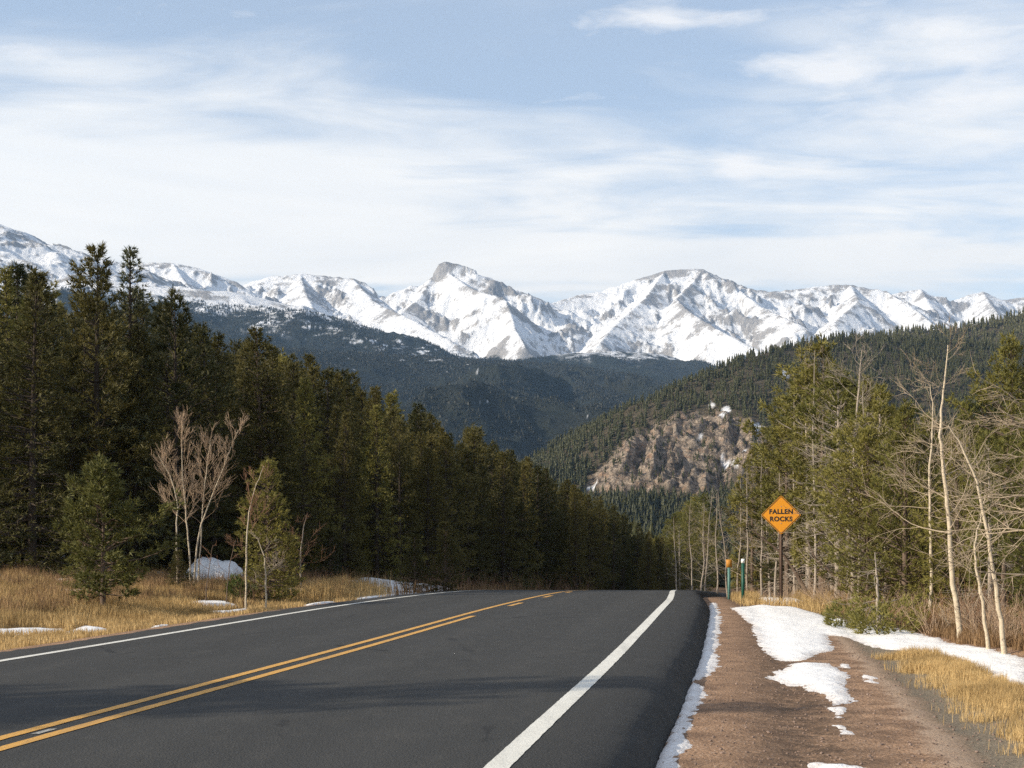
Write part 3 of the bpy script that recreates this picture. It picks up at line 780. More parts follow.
# left aspen clump and saplings
ax, ay = 0, 40.5
gl = 'bare aspens of the clump by the left verge'
for k, (pts, r_, lb) in enumerate([
    ([(190, 592), (190, 560), (187, 520), (183, 480), (181, 440), (183, 424)], 0.030, 'central aspen of the bare clump with spreading fan of twigs'),
    ([(193, 592), (196, 555), (200, 525), (215, 490), (228, 455), (238, 430)], 0.032, 'aspen of the bare clump leaning out to the right'),
    ([(178, 592), (177, 560), (176, 530), (178, 500), (170, 475), (158, 455)], 0.030, 'white-stemmed aspen at the left of the bare clump'),
    ([(197, 592), (200, 550), (203, 500), (207, 465), (210, 440)], 0.026, 'slender aspen rising between the two largest clump stems')]):
    d = ay + [0, .6, -.5, 1.0][k]
    bare_tree('aspen_tree', lb, 'tree', wp(pts, d), r_, 26, 50 + k, ('birch', 'twig'), bl=(.65, 1.35), hmin=.38, up=.25, spread=.45, bel=(.5, 1.0))
bare_tree('aspen_tree', 'leaning bare sapling against the small pointed conifer', 'tree', wp([(246, 592), (246, 560), (247, 520), (254, 490), (264, 466)], 36), .026, 16, 60, ('birch', 'redtwig'), bl=(.4, .9), hmin=.25, up=.3, spread=.4)
bare_tree('aspen_tree', 'short forked bare sapling before the small pointed conifer', 'tree', wp([(266, 597), (266, 575), (264, 555), (258, 540)], 33.5), .024, 10, 61, ('birch', 'palebranch'), bl=(.4, .8), hmin=.2, up=.2)
bare_tree('dead_tree', 'dead twiggy tree at the shaded forest edge', 'tree', wp([(302, 590), (300, 560), (303, 530), (306, 515)], 42), .03, 14, 62, ('greybark', 'redtwig'), bl=(.5, 1.0), hmin=.2)
bare_tree('bare_sapling', 'dark stem standing before the blue snow mound on its left', 'sapling', wp([(205, 594), (208, 570), (213, 545)], 37.5), .015, 6, 63, ('bark', 'redtwig'), depth=1, bl=(.3, .6))
bare_tree('bare_sapling', 'dark stem standing before the blue snow mound on its right', 'sapling', wp([(226, 592), (229, 565), (236, 540)], 37.5), .015, 7, 64, ('bark', 'redtwig'), depth=1, bl=(.3, .6))

# ------------------------------------------------------------------ brush
def brush_mesh(seed, n, h, spread):
    rg = np.random.default_rng(seed); b = MB()
    for i in range(n):
        a = rg.uniform(0, 6.28); rr_ = rg.uniform(0, .18); el = rg.uniform(.7, 1.5)
        d = np.array([math.cos(a) * math.cos(el) * spread, math.sin(a) * math.cos(el) * spread, math.sin(el)])
        grow(b, [rr_ * math.cos(a), rr_ * math.sin(a), -.03], d, h * rg.uniform(.6, 1.1), .007, 1, rg, .1, 4, .5, (2, 4), .12, .0035)
    return b.mesh('brush')
BR = [brush_mesh(700 + i, 16, [.8, 1.0, .7][i], 1.1) for i in range(3)]
rgs = np.random.default_rng(13)
def brush(px, d, sc, mat, label, group):
    x, y = at_px(px, d)
    o = bpy.data.objects.new('bare_shrub', BR[rgs.integers(3)]); COL.objects.link(o)
    o.location = (x, y, float(G(x, y)) - .02); o.rotation_euler = (0, 0, rgs.uniform(0, 6.28)); o.scale = (sc * rgs.uniform(.9, 1.3),) * 2 + (sc,)
    if not o.data.materials: o.data.materials.append(None)
    o.material_slots[0].link = 'OBJECT'; o.material_slots[0].material = M[mat]
    tag(o, label, 'shrub', group)
for i in range(46):
    px = rgs.uniform(735, 1060); d = np.interp(px, ED[:, 0], ED[:, 1]) * rgs.uniform(.86, 1.02)
    zone = 'below the pines near the sign' if px < 850 else 'under the bushy pines' if px < 940 else 'around the white birches'
    mt = rgs.choice(['redtwig', 'twig', 'twig', 'palebranch' if px > 940 else 'twig'])
    brush(px, d, rgs.uniform(.5, 1.05), str(mt), 'low leafless brown brush ' + zone, 'leafless brush ' + zone)
for i in range(34):
    px = rgs.uniform(300, 470) if i % 3 else rgs.uniform(40, 300)
    d = rgs.uniform(40, 50) if px > 300 else rgs.uniform(36, 42)
    if lat_of(*at_px(px, d)) > -6.5: continue
    zone = 'before the shaded forest left of the snow bank' if px > 300 else 'along the foot of the left forest'
    brush(px, d, rgs.uniform(.5, .9), 'redtwig', 'thin reddish-brown brush ' + zone, 'reddish brush ' + zone)
for i in range(14):
    px = 470 + i * 11; l = -rgs.uniform(6.2, 8.5)
    y = float(np.interp(px, [470, 530, 600, 625], [53, 66, 88, 105])); x = (px - 512) / F * y
    if lat_of(x, y) > -5.6: x = float(x_of(-5.8, y))
    o_px = 512 + F * x / y
    brush(o_px, y, rgs.uniform(.8, 1.5), 'redtwig', 'thin reddish-brown brush where the left verge meets the crest', 'reddish brush at the crest')

# juniper shrub by the saplings
def leafy_shrub(x, y, h, r, seed, label, mat='shrubgreen'):
    rg = np.random.default_rng(seed); root = thing('juniper_shrub', label, 'shrub', (x, y, float(G(x, y)) - .03))
    n = 420; P = rg.normal(0, 1, (n, 3)); P = unit(P) * (rg.uniform(.3, 1, n) ** .5)[:, None] * np.array([r, r, h * .55]); P[:, 2] += h * .5
    P *= (1 + .25 * np.sin(P[:, :1] * 9 + seed))
    V, Fc = blades(P, unit(P * np.array([1, 1, .5]) + [0, 0, .3]), .13, .022, rg, 7, .5)
    link('leaves', new_mesh('leaves', V, Fc), M[mat], root)
    b = MB()
    for i in range(9):
        q = P[rg.integers(n)]; b.tube([[0, 0, 0], q * .5 + rg.normal(0, .02, 3), q], [.014, .01, .004], 4)
    link('stems', b.mesh('stems'), M['bark'], root)
gx, gy = gp(241, 601); leafy_shrub(gx, gy, .58, .42, 3, 'small yellow-green shrub in the grass before the saplings')
gx, gy = gp(905, 640); leafy_shrub(gx, gy + 1.5, .7, .9, 4, 'low spreading green bush under the bushy pines', 'pine_warm')
gx, gy = gp(872, 632); leafy_shrub(gx, gy + 1.2, .5, .7, 5, 'low green bush at the left foot of the bushy pines', 'pine_warm')

# snow mound
gx, gy = at_px(217, 45.5)
u = np.linspace(-1, 1, 60); UU, VV = np.meshgrid(u, u); rr_ = (UU ** 4 + VV ** 4) ** .25
hx = gx + UU * 1.1; hy = gy + VV * 1.6
hh = (1 - sstep(.45, 1.0, rr_ + .16 * fbm(UU * 1.7, VV * 1.7, 4, 5)))
o = link('snow_mound', new_mesh('snow_mound', np.stack([hx, hy, G(hx, hy) - .06 + hh * (.74 + .10 * fbm(UU * 2, VV * 2, 3, 6) - .10 * UU + .03 * fbm(UU * 7, VV * 7, 3, 8))], -1).reshape(-1, 3), grid_faces(60, 60)), M['snow'], smooth=True)
tag(o, 'large bluish snow mound behind the bare saplings', 'snow mound')

# ------------------------------------------------------------------ dry grass
def grass_mat(name, a, b_):
    m, nt, b = mat_new(name); n = N(nt); p = n.pos()
    f = n.noise(p, 25, 2, .8); f2 = n.noise(p, .9, 4, .6)
    c = n.mix(n.ramp(f, [(.3, 0.), (.7, 1.)]), a, b_)
    c = n.mix(n.ramp(f2, [(.42, .0), (.62, .6)]), c, tuple(k * .55 for k in a))
    n.set(b.inputs['Base Color'], c); b.inputs['Roughness'].default_value = .7; b.inputs['Specular IOR Level'].default_value = .2
    tr = n.node('ShaderNodeBsdfTranslucent'); n.set(tr.inputs[0], c); mx = n.node('ShaderNodeMixShader'); mx.inputs[0].default_value = .3
    nt.links.new(b.outputs[0], mx.inputs[1]); nt.links.new(tr.outputs[0], mx.inputs[2]); nt.links.new(mx.outputs[0], nt.nodes['Material Output'].inputs[0])
    return m
M['grass'] = grass_mat('dry_golden_grass', (.36, .23, .09), (.72, .54, .27))
M['rgrass'] = grass_mat('rusty_grass', (.17, .10, .05), (.42, .28, .15))
def grass(name, label, x, y, h, w, mat, seed, lean=.25):
    rg = np.random.default_rng(seed); n = len(x)
    cl = perlin(x * 1.7, y * 1.7, seed) * .5 + .5
    h = h * rg.uniform(.45, 1.15, n) * (.6 + .8 * cl)
    z = G(x, y) - .01
    a = rg.uniform(0, 6.28, n); ln_ = np.abs(rg.normal(0, lean, n)) * h
    dx, dy = np.cos(a), np.sin(a); sa = rg.uniform(0, 6.28, n); sx, sy = np.cos(sa) * w * .5, np.sin(sa) * w * .5
    P0 = np.stack([x, y, z], -1); sv = np.stack([sx, sy, 0 * sx], -1)
    P1 = P0 + np.stack([dx * ln_ * .35, dy * ln_ * .35, h * .55], -1); P2 = P0 + np.stack([dx * ln_ * 1.1, dy * ln_ * 1.1, h], -1)
    V = np.stack([P0 - sv, P0 + sv, P1 + sv * .8, P1 - sv * .8, P2], 1).reshape(-1, 3)
    i = np.arange(n)[:, None] * 5
    me = new_mesh(name, V, [i + np.array([[0, 1, 2, 3]]), i + np.array([[3, 2, 4]])])
    o = link(name, me, M[mat]); tag(o, label, kind='stuff'); return o
rg = np.random.default_rng(3)
# right, golden
n = 620000; l = rg.uniform(7.3, 13, n); y = rg.uniform(9, 22, n); x = x_of(l, y); q = (x / y < .40); x = x[q]; y = y[q]; n = len(x)
s = sdf(grass_poly, x, y) + .7 * fbm(x * 1.3, y * 1.3, 4, 80); k = (s > .12 + 1.1 * rg.uniform(-.25, .75, n) ** 3 + .15 * rg.normal(0, 1, n)) & (snow_r(x, y) < -.02)
grass('dry_grass', 'golden dry grass between the grey track and the snow band', x[k], y[k], .145, .0052, 'grass', 1)
# right, sparse along the edge of the snow and round the sign
n = 80000; y = 24 + 34 * rg.uniform(0, 1, n); l = rg.uniform(5.6, 12.5, n); x = x_of(l, y)
px = 512 + F * x / y
dens = sstep(30, 44, y) * (1 - sstep(9.5, 13, l)) * sstep(5.5, 6.4, l) + .5 * sstep(-.3, .3, fbm(x * .7, y * .5, 3, 81)) * sstep(9, 10, l)
k = (rg.uniform(0, 1, n) < dens) & (snow_r(x, y) < 0)
grass('dry_grass', 'golden dry grass around the sign and marker posts', x[k], y[k], .30, .012, 'grass', 2)
n = 50000; px = rg.uniform(640, 1080, n) * 1.0; y = np.interp(px, ED[:, 0], ED[:, 1]) * rg.uniform(.84, 1.1, n); x = (px - 512) / F * y
k = (lat_of(x, y) > 6.5) & (snow_r(x, y) < -.05) & (fbm(x * .6, y * .6, 3, 83) > -.25)
grass('rusty_grass', 'rust-brown grass and weeds along the foot of the roadside trees', x[k], y[k], .22, .010, 'rgrass', 3)
# left verge
n = 290000; l = -rg.uniform(5.15, 15.5, n); y = 15 + 33 * rg.uniform(0, 1, n) ** .8; x = x_of(l, y)
px = 512 + F * x / y
dens = sstep(5.2, 6.0, -l) * (.45 + .55 * sstep(-.35, .1, fbm(x * .5, y * .35, 3, 84))) * (1 - .4 * sstep(10, 15, -l))
k = (rg.uniform(0, 1, n) < dens) & (snow_l(x, y) < -.03) & (px > -60)
hl = .13 + .16 * sstep(6, 10, -l[k])
grass('dry_grass', 'golden dry grass on the left verge', x[k], y[k], hl, .013, 'grass', 4)
n = 60000; l = -rg.uniform(9, 17, n); y = rg.uniform(26, 50, n); x = x_of(l, y)
k = (fbm(x * .5, y * .5, 3, 85) > -.12) & (snow_l(x, y) < -.03)
grass('rusty_grass', 'rust-brown weeds at the back of the left verge', x[k], y[k], .42, .014, 'rgrass', 5)
n = 16000; y = rg.uniform(44, 110, n); l = -rg.uniform(5.0, 9.5, n); x = x_of(l, y); k = (snow_l(x, y) < -.03) | (rg.uniform(0, 1, n) < .12)
grass('rusty_grass', 'rust-brown weeds on the left bank by the crest', x[k], y[k], .5, .02, 'rgrass', 6)
n = 9000; y = rg.normal(44.5, 1.6, n); l = rg.normal(-6.9, .45, n); x = x_of(l, y)
grass('dry_grass', 'tall golden tuft of grass at the left road edge', x, y, .55, .013, 'grass', 7)
# loose stones on the shoulder
rg = np.random.default_rng(44); b = MB()
ico = np.array([[0, 0, 1], [.89, 0, .45], [.28, .85, .45], [-.72, .53, .45], [-.72, -.53, .45], [.28, -.85, .45], [.72, .53, -.45], [-.28, .85, -.45], [-.89, 0, -.45], [-.28, -.85, -.45], [.72, -.53, -.45], [0, 0, -1]])
icf = np.array([[0, 1, 2], [0, 2, 3], [0, 3, 4], [0, 4, 5], [0, 5, 1], [1, 6, 2], [2, 7, 3], [3, 8, 4], [4, 9, 5], [5, 10, 1], [6, 7, 2], [7, 8, 3], [8, 9, 4], [9, 10, 5], [10, 6, 1], [11, 7, 6], [11, 8, 7], [11, 9, 8], [11, 10, 9], [11, 6, 10]])
n = 5200; l = rg.uniform(4.75, 9.5, n); y = 9 + 22 * rg.uniform(0, 1, n) ** 1.5; x = x_of(l, y); z = G(x, y); s = .006 + .011 * rg.uniform(0, 1, n) ** 4
V = (ico[None] * rg.uniform(.6, 1.3, (n, 12, 1)) * s[:, None, None] * np.array([1.2, 1.2, .8]) + np.stack([x, y, z + s * .3], -1)[:, None]).reshape(-1, 3)
gm = simple('gravel_stone', (.25, .18, .145), .9, var=.45, scale=9)
tag(link('gravel', new_mesh('gravel', V, (icf[None] + np.arange(n)[:, None, None] * 12).reshape(-1, 3)), gm), 'loose gravel stones on the shoulder', kind='stuff')
rg = np.random.default_rng(45)

# ------------------------------------------------------------------ warning sign and marker posts
M['orange'] = simple('orange_reflective_sheeting', (.66, .27, .018), .5, var=.05, scale=3)
M['black'] = simple('black_sign_ink', (.02, .02, .02), .6, var=.1)
M['alu'] = simple('sign_back_aluminium', (.45, .45, .45), .45, metal=.8, var=.1)
M['steel'] = simple('weathered_brown_steel', (.115, .075, .055), .7, metal=.2, var=.3, scale=14)
M['green'] = simple('green_painted_post', (.012, .085, .06), .5, var=.2)
M['teal'] = simple('bluish_green_painted_post', (.10, .22, .20), .5, var=.2)
M['whitecap'] = simple('white_reflector', (.75, .78, .75), .4, var=.05)
M['yellow'] = simple('yellow_reflective_sheeting', (.80, .50, .02), .45, var=.05)
def diamond(hd, r, thick, y0, n=6):
    """rounded diamond plate facing -Y; hd = half diagonal"""
    c = hd - r * math.sqrt(2); pts = []
    for q in range(4):
        a = q * math.pi / 2; cx_, cz_ = c * math.cos(a), c * math.sin(a)
        for k in range(n + 1):
            b = a - math.pi / 4 + k / n * math.pi / 2
            pts.append((cx_ + r * math.cos(b), cz_ + r * math.sin(b)))
    P = np.array(pts); m = len(P)
    V = np.concatenate([np.stack([P[:, 0], np.full(m, y0), P[:, 1]], -1), np.stack([P[:, 0], np.full(m, y0 + thick), P[:, 1]], -1)])
    me = bpy.data.meshes.new('plate')
    faces = [list(range(m))[::-1], list(range(m, 2 * m))] + [[i, (i + 1) % m, m + (i + 1) % m, m + i] for i in range(m)]
    me.from_pydata(V.tolist(), [], faces); me.update(); return me
def diamond_ring(hd, r, w, y0, n=6):
    def ol(hd, r):
        c = hd - r * math.sqrt(2)
        return [(c * math.cos(q * math.pi / 2) + r * math.cos(q * math.pi / 2 - math.pi / 4 + k / n * math.pi / 2), c * math.sin(q * math.pi / 2) + r * math.sin(q * math.pi / 2 - math.pi / 4 + k / n * math.pi / 2)) for q in range(4) for k in range(n + 1)]
    A, B = ol(hd, r), ol(hd - w * math.sqrt(2), max(r - w, .01)); m = len(A)
    V = [(a, y0, b) for a, b in A] + [(a, y0, b) for a, b in B]
    me = bpy.data.meshes.new('ring'); me.from_pydata(V, [], [[i, m + i, m + (i + 1) % m, (i + 1) % m] for i in range(m)]); me.update(); return me
def text_mesh(s, size, off, y0, x0, z0, xs=1.0):
    cu = bpy.data.curves.new('lettering', 'FONT'); cu.body = s; cu.size = size; cu.align_x = 'CENTER'; cu.align_y = 'CENTER'
    cu.offset = off; cu.extrude = 0.0008; cu.space_character = 1.12
    o = bpy.data.objects.new('tmp', cu); COL.objects.link(o)
    dg = bpy.context.evaluated_depsgraph_get(); me = bpy.data.meshes.new_from_object(o.evaluated_get(dg))
    bpy.data.objects.remove(o); bpy.data.curves.remove(cu)
    n = len(me.vertices); v = np.empty(n * 3, np.float32); me.vertices.foreach_get('co', v); v = v.reshape(-1, 3)
    w = np.stack([v[:, 0] * xs + x0, y0 - v[:, 2], v[:, 1] + z0], -1).astype(np.float32)
    me.vertices.foreach_set('co', w.ravel()); me.update(); me.materials.clear(); me.name = 'lettering'; return me
SD = 46.5; sx, sy = at_px(781, SD); sz = float(G(sx, sy))
sign = thing('warning_sign', 'orange diamond FALLEN ROCKS warning sign on a brown steel post', 'road sign', (sx, sy, sz), R(-8))
ctr = CAMZ + (HOR - 515) / F * SD - sz; HD = 19.8 / F * SD
pl_ = diamond(HD, .06, .004, -.006); pl_.materials.append(M['orange'])
sp = link('sign_panel', pl_, None, sign); sp.location = (.0, -.045, ctr)
rg_ = link('border', diamond_ring(HD - .022, .05, .022, -.0085), M['black'], sp)
link('lettering', text_mesh('FALLEN', .212, .010, -.009, 0, .105, 1.0), M['black'], sp)
link('lettering', text_mesh('ROCKS', .212, .010, -.009, 0, -.14, 1.0), M['black'], sp)
bk = diamond(HD, .06, .003, -.0015); link('back_plate', bk, M['alu'], sp)
b = MB(); hp = ctr + HD * .55
b.box((0, -.012, hp / 2 - .2), (.075, .006, hp + .4)); b.box((-.034, .004, hp / 2 - .2), (.006, .026, hp + .4)); b.box((.034, .004, hp / 2 - .2), (.006, .026, hp + .4))
b.box((-.049, .018, hp / 2 - .2), (.024, .006, hp + .4)); b.box((.049, .018, hp / 2 - .2), (.024, .006, hp + .4))
link('post', b.mesh('post'), M['steel'], sign)
for dz in (.28, -.28):
    b = MB(); b.tube([[0, -.062, ctr + dz], [0, -.052, ctr + dz]], [.014, .014], 8); 
    V = b.v[0]; b.add(V[:8], [list(range(8))]); link('bolt', b.mesh('bolt'), M['alu'], sign)
def marker(px, d, top, mat, label, cap):
    x, y = at_px(px, d); z = float(G(x, y)); h = CAMZ + (HOR - top) / F * d - z
    t = thing('marker_post', label, 'marker post', (x, y, z), R(-6))
    b = MB(); b.box((0, 0, h / 2 - .15), (.085, .008, h + .3)); b.box((-.046, .012, h / 2 - .15), (.008, .03, h + .3)); b.box((.046, .012, h / 2 - .15), (.008, .03, h + .3))
    link('post', b.mesh('post'), M[mat], t)
    b = MB()
    if cap == 'white': b.box((0, -.008, h - .06), (.12, .006, .13))
    else: b.box((0, -.010, h + .02), (.20, .006, .28))
    link('reflector', b.mesh('reflector'), M['whitecap' if cap == 'white' else 'orange_dull'], t)
M['orange_dull'] = simple('faded_orange_reflector', (.45, .20, .03), .6, var=.1)
marker(743, 44, 559, 'green', 'green marker post with white reflector top left of the sign', 'white')
marker(729, 50, 564, 'teal', 'bluish-green marker post with faded orange reflector', 'orange')
x, y = at_px(613, 128); z = float(G(x, y)); zt = CAMZ + (HOR - 577) / F * 128
t = thing('road_marker', 'small yellow diamond marker beyond the crest of the road', 'road sign', (x, y, z))
o = link('panel', diamond(.32, .03, .004, 0), M['yellow'], t); o.location = (0, -.04, zt - z + .1)
o = link('panel', diamond(.22, .03, .004, 0), M['yellow'], t); o.location = (0, -.04, zt - z - .42)
b = MB(); b.box((0, 0, (zt - z) / 2), (.06, .06, zt - z)); link('post', b.mesh('post'), M['steel'], t)

# ------------------------------------------------------------------ hills of the middle distance
def ridge_height(x, y, lines):
    z = np.full(x.shape, -1e9); dist = np.full(x.shape, 1e9)
    for pts, k in lines:
        P = np.array([W(a, b_, d) for a, b_, d in pts])
        for a, b_ in zip(P[:-1], P[1:]):
            e = b_[:2] - a[:2]; wx = x - a[0]; wy = y - a[1]
            t = np.clip((wx * e[0] + wy * e[1]) / (e @ e), 0, 1)
            dd = np.hypot(wx - t * e[0], wy - t * e[1]); zz = a[2] + t * (b_[2] - a[2]) - k * dd
            m = zz > z; z = np.where(m, zz, z); dist = np.where(m, dd, dist)
    return z, dist
MIDL = [([(525, 478, 1060), (545, 470, 1060), (570, 455, 1070), (620, 420, 1080), (680, 385, 1130), (740, 360, 1180), (800, 344, 1250), (850, 336, 1300), (920, 341, 1350), (1024, 345, 1400), (1250, 300, 1400), (1700, 260, 1500)], .50),
        ([(800, 350, 2000), (860, 340, 2000), (905, 331, 2000), (960, 327, 2000), (1024, 313, 2000), (1200, 285, 2000), (1800, 240, 2200)], .45),
        ([(-700, 330, 1000), (100, 430, 1000), (480, 462, 930), (545, 490, 900), (600, 520, 850), (650, 541, 800), (700, 572, 760)], .48)]
CLIFF = np.array([(583, 486), (600, 462), (625, 436), (650, 420), (690, 411), (722, 411), (748, 416), (772, 432), (772, 468), (742, 486), (705, 498), (660, 496), (622, 502), (595, 500)], float)
def cliff_mask(x, y, z):
    px = 512 + F * x / y; py = HOR - F * (z - CAMZ) / y
    return sdf(CLIFF, px, py) + 9 * fbm(px / 16, py / 12, 3, 90), px, py
def Hmid0(x, y):
    z, dist = ridge_height(x, y, MIDL)
    z = z + np.clip(dist * .12, 0, 16) * (ridged(x / 170, y / 170, 4, 70) * 1.6 - 1.0) + np.clip(dist * .1, 0, 5) * fbm(x / 45, y / 45, 3, 71)
    fl = -78 + .02 * np.clip(y - 500, 0, 2000) + 6 * fbm(x / 90, y / 90, 3, 72)
    return np.maximum(z, fl) + 4 * np.exp(-np.abs(z - fl) / 12)
def Hmid(x, y):
    z = Hmid0(x, y)
    c, px, py = cliff_mask(x, y, z)
    k = sstep(-2, 9, c)
    # jointed rock: slanting ribs and blocky steps
    u = (x * .8 + z * .9) / 15; v = (x * .5 - z * .8) / 9
    A_ = x * .70 + z * .72 + 8 * fbm(x / 50, y / 50, 2, 77); B_ = x * .72 - z * .70 + y * .15
    rock = 12 * (ridged(A_ / 62, B_ / 15, 4, 73, .5) - .55) + 6 * (ridged(A_ / 20, B_ / 5.5, 3, 74, .6) - .5) + 2.5 * (np.floor(B_ / 9 + 1.2 * perlin(A_ / 30, B_ / 30, 76)) % 2)
    z = z + k * rock
    # ground meets the near sheet
    near = base(np.full_like(y, 400.)) + 0 * y - 3 + .0 * x
    t = sstep(395, 520, y)
    return np.where(t < 1, near * (1 - t) + z * t, z), k, px, py
pxs = np.arange(-330, 1400, 2.0); dsm = np.concatenate([np.arange(395, 760, 9), np.arange(760, 1420, 2.6), np.arange(1420, 2300, 9)])
PX, DD = np.meshgrid(pxs, dsm); X = (PX - 512) / F * DD
Z, K, PXX, PYY = Hmid(X, DD)
me = new_mesh('hills', np.stack([X, DD, Z], -1).reshape(-1, 3), grid_faces(len(dsm), len(pxs)))
attr(me, 'rock', K)
sp_ = [(726, 410, 6, 4), (722, 418, 4, 3), (757, 428, 8, 6), (726, 456, 6, 4), (736, 462, 5, 4), (592, 489, 6, 3), (745, 447, 3, 3), (785, 375, 6, 5), (640, 496, 4, 3), (700, 440, 3, 2), (712, 405, 4, 3)]
sn = np.full(X.shape, -9.)
for a, b_, ra, rb in sp_: sn = np.maximum(sn, 1 - np.hypot((PXX - a) / ra, (PYY - b_) / rb))
sn = sstep(.05, .45, sn + .6 * fbm(PXX / 4, PYY / 3, 3, 91))
attr(me, 'snow', sn)
def hill_mat():
    m, nt, b = mat_new('hill_rock_and_soil'); n = N(nt); p = n.pos()
    f = n.noise(p, .12, 6, .7); f2 = n.noise(p, .45, 5, .7); f3 = n.noise(n.vmath('MULTIPLY', p, (1, .6, 2.2)), .10, 5, .7, 1.2)
    soil = n.mix(n.ramp(f2, [(.3, 0.), (.7, 1.)]), (.05, .045, .028), (.15, .12, .08))
    rock = n.mix(n.ramp(f2, [(.32, 0.), (.62, 1.)]), (.15, .112, .086), (.47, .385, .30))
    rock = n.mix(n.ramp(f3, [(.36, .85), (.5, 0.)]), rock, (.10, .085, .075))
    rock = n.mix(n.ramp(f, [(.52, 0.), (.68, .6)]), rock, (.46, .27, .16))
    jt = n.noise(n.vmath('MULTIPLY', p, (.8, .3, -.7)), .13, 5, .7, .8)
    rock = n.mix(n.ramp(jt, [(.40, .9), (.50, 0.)]), rock, (.055, .048, .042))
    rock = n.mix(n.ramp(n.voro(n.vmath('MULTIPLY', p, (1, .5, .6)), .11, 'DISTANCE_TO_EDGE'), [(.0, .7), (.05, 0.)]), rock, (.05, .045, .04))
    c = n.mix(n.attr('rock'), soil, rock)
    c = n.mix(n.attr('snow'), c, (.84, .86, .9))
    n.set(b.inputs['Base Color'], c); b.inputs['Roughness'].default_value = .95; b.inputs['Specular IOR Level'].default_value = .1
    n.bump(n.math('ADD', f2, n.math('MULTIPLY', f3, 1.2)), 1.0, 3.0, b)
    return m
o = link('hills', me, hill_mat(), smooth=False); tag(o, 'forested hillside with bare rock cliff above the valley', kind='structure')

def forest_mesh(name, label, x, y, z, h, seed, mat, tiers=4, sides=6, wr=.2):
    rg = np.random.default_rng(seed); n = len(x)
    Vs = []; 
    a0 = rg.uniform(0, 6.28, n)
    for t in range(tiers):
        f0 = .08 + .80 * t / tiers; f1 = min(1.0, f0 + 1.35 / tiers)
        rr_ = h * wr * (1 - f0) ** .8 * rg.uniform(.8, 1.2, n)
        for k in range(sides):
            a = a0 + (k + .5 * (t % 2)) * 6.2832 / sides + rg.normal(0, .15, n); w_ = 6.2832 / sides * .62
            rj = rr_ * rg.uniform(.55, 1.25, n); dz = h * rg.uniform(-.05, .04, n)
            A = np.stack([x + rj * np.cos(a - w_), y + rj * np.sin(a - w_), z + h * f0 + dz], -1)
            B = np.stack([x + rj * np.cos(a + w_), y + rj * np.sin(a + w_), z + h * f0 + dz * .6], -1)
            T = np.stack([x, y, z + h * f1], -1); Vs.append(np.stack([A, B, T], 1))
    V = np.concatenate(Vs).reshape(-1, 3)
    o = link(name, new_mesh(name, V, np.arange(len(V)).reshape(-1, 3)), M[mat]); tag(o, label, kind='stuff'); return o
rg = np.random.default_rng(21)
def scatter_mid(n, p0, p1, d0, d1):
    px = rg.uniform(p0, p1, n); d = np.sqrt(rg.uniform(d0 ** 2, d1 ** 2, n)); x = (px - 512) / F * d
    z, k, pxx, pyy = Hmid(x, d); return x, d, z, k, pxx, pyy
x, y, z, k, pxx, pyy = scatter_mid(21000, 500, 1180, 770, 1420)
snp = np.full(x.shape, -9.)
for a, b_, ra, rb in sp_: snp = np.maximum(snp, 1 - np.hypot((pxx - a) / ra, (pyy - b_ - 2) / (rb + 3)))
pr = np.where(k > .35, .16 + .75 * (fbm(x / 26, y / 26, 3, 95) > .07), 1.0) * (snp < .15)
pr = pr * (.55 + .45 * sstep(-.3, .0, fbm(x / 60, y / 60, 3, 96)))
keep = rg.uniform(0, 1, len(x)) < pr
h = rg.uniform(4.5, 9.5, len(x)) * np.where(k > .3, .6, 1)
forest_mesh('hillside_forest', 'dark conifer forest covering the hillside above the cliff', x[keep], y[keep], z[keep] - .5, h[keep], 1, 'far_tree', 5, 6, .19)
x, y, z, k, pxx, pyy = scatter_mid(7500, 380, 760, 640, 1010); h = rg.uniform(7, 12.5, len(x)); q = (k < .2) & ((pyy > 500) | (pxx < 585))
forest_mesh('valley_forest', 'shaded conifer forest on the slope beyond the end of the road', x[q], y[q], z[q] - .5, h[q], 2, 'far_tree', 5, 7, .19)
x, y, z, k, pxx, pyy = scatter_mid(6500, 760, 1250, 1650, 2060); h = rg.uniform(8, 13, len(x))
forest_mesh('ridge_forest', 'conifer forest on the farther ridge at the right', x, y, z - .5, h, 3, 'far_tree', 3, 5, .2)
# forest between the roadside trees and the far slope
n = 2600; px = rg.uniform(430, 780, n); d = rg.uniform(205, 620, n) ; x = (px - 512) / F * d
zg = np.where(d < 405, G(x, d), 0); zm, *_ = Hmid(x, np.maximum(d, 400)); z = np.where(d < 400, zg, zm)
k = np.abs(lat_of(x, d)) > 9
forest_mesh('valley_forest', 'conifer forest filling the dip beyond the crest', x[k], d[k], z[k] - .3, rg.uniform(6, 11, n)[k], 4, 'far_tree', 7, 8, .17)

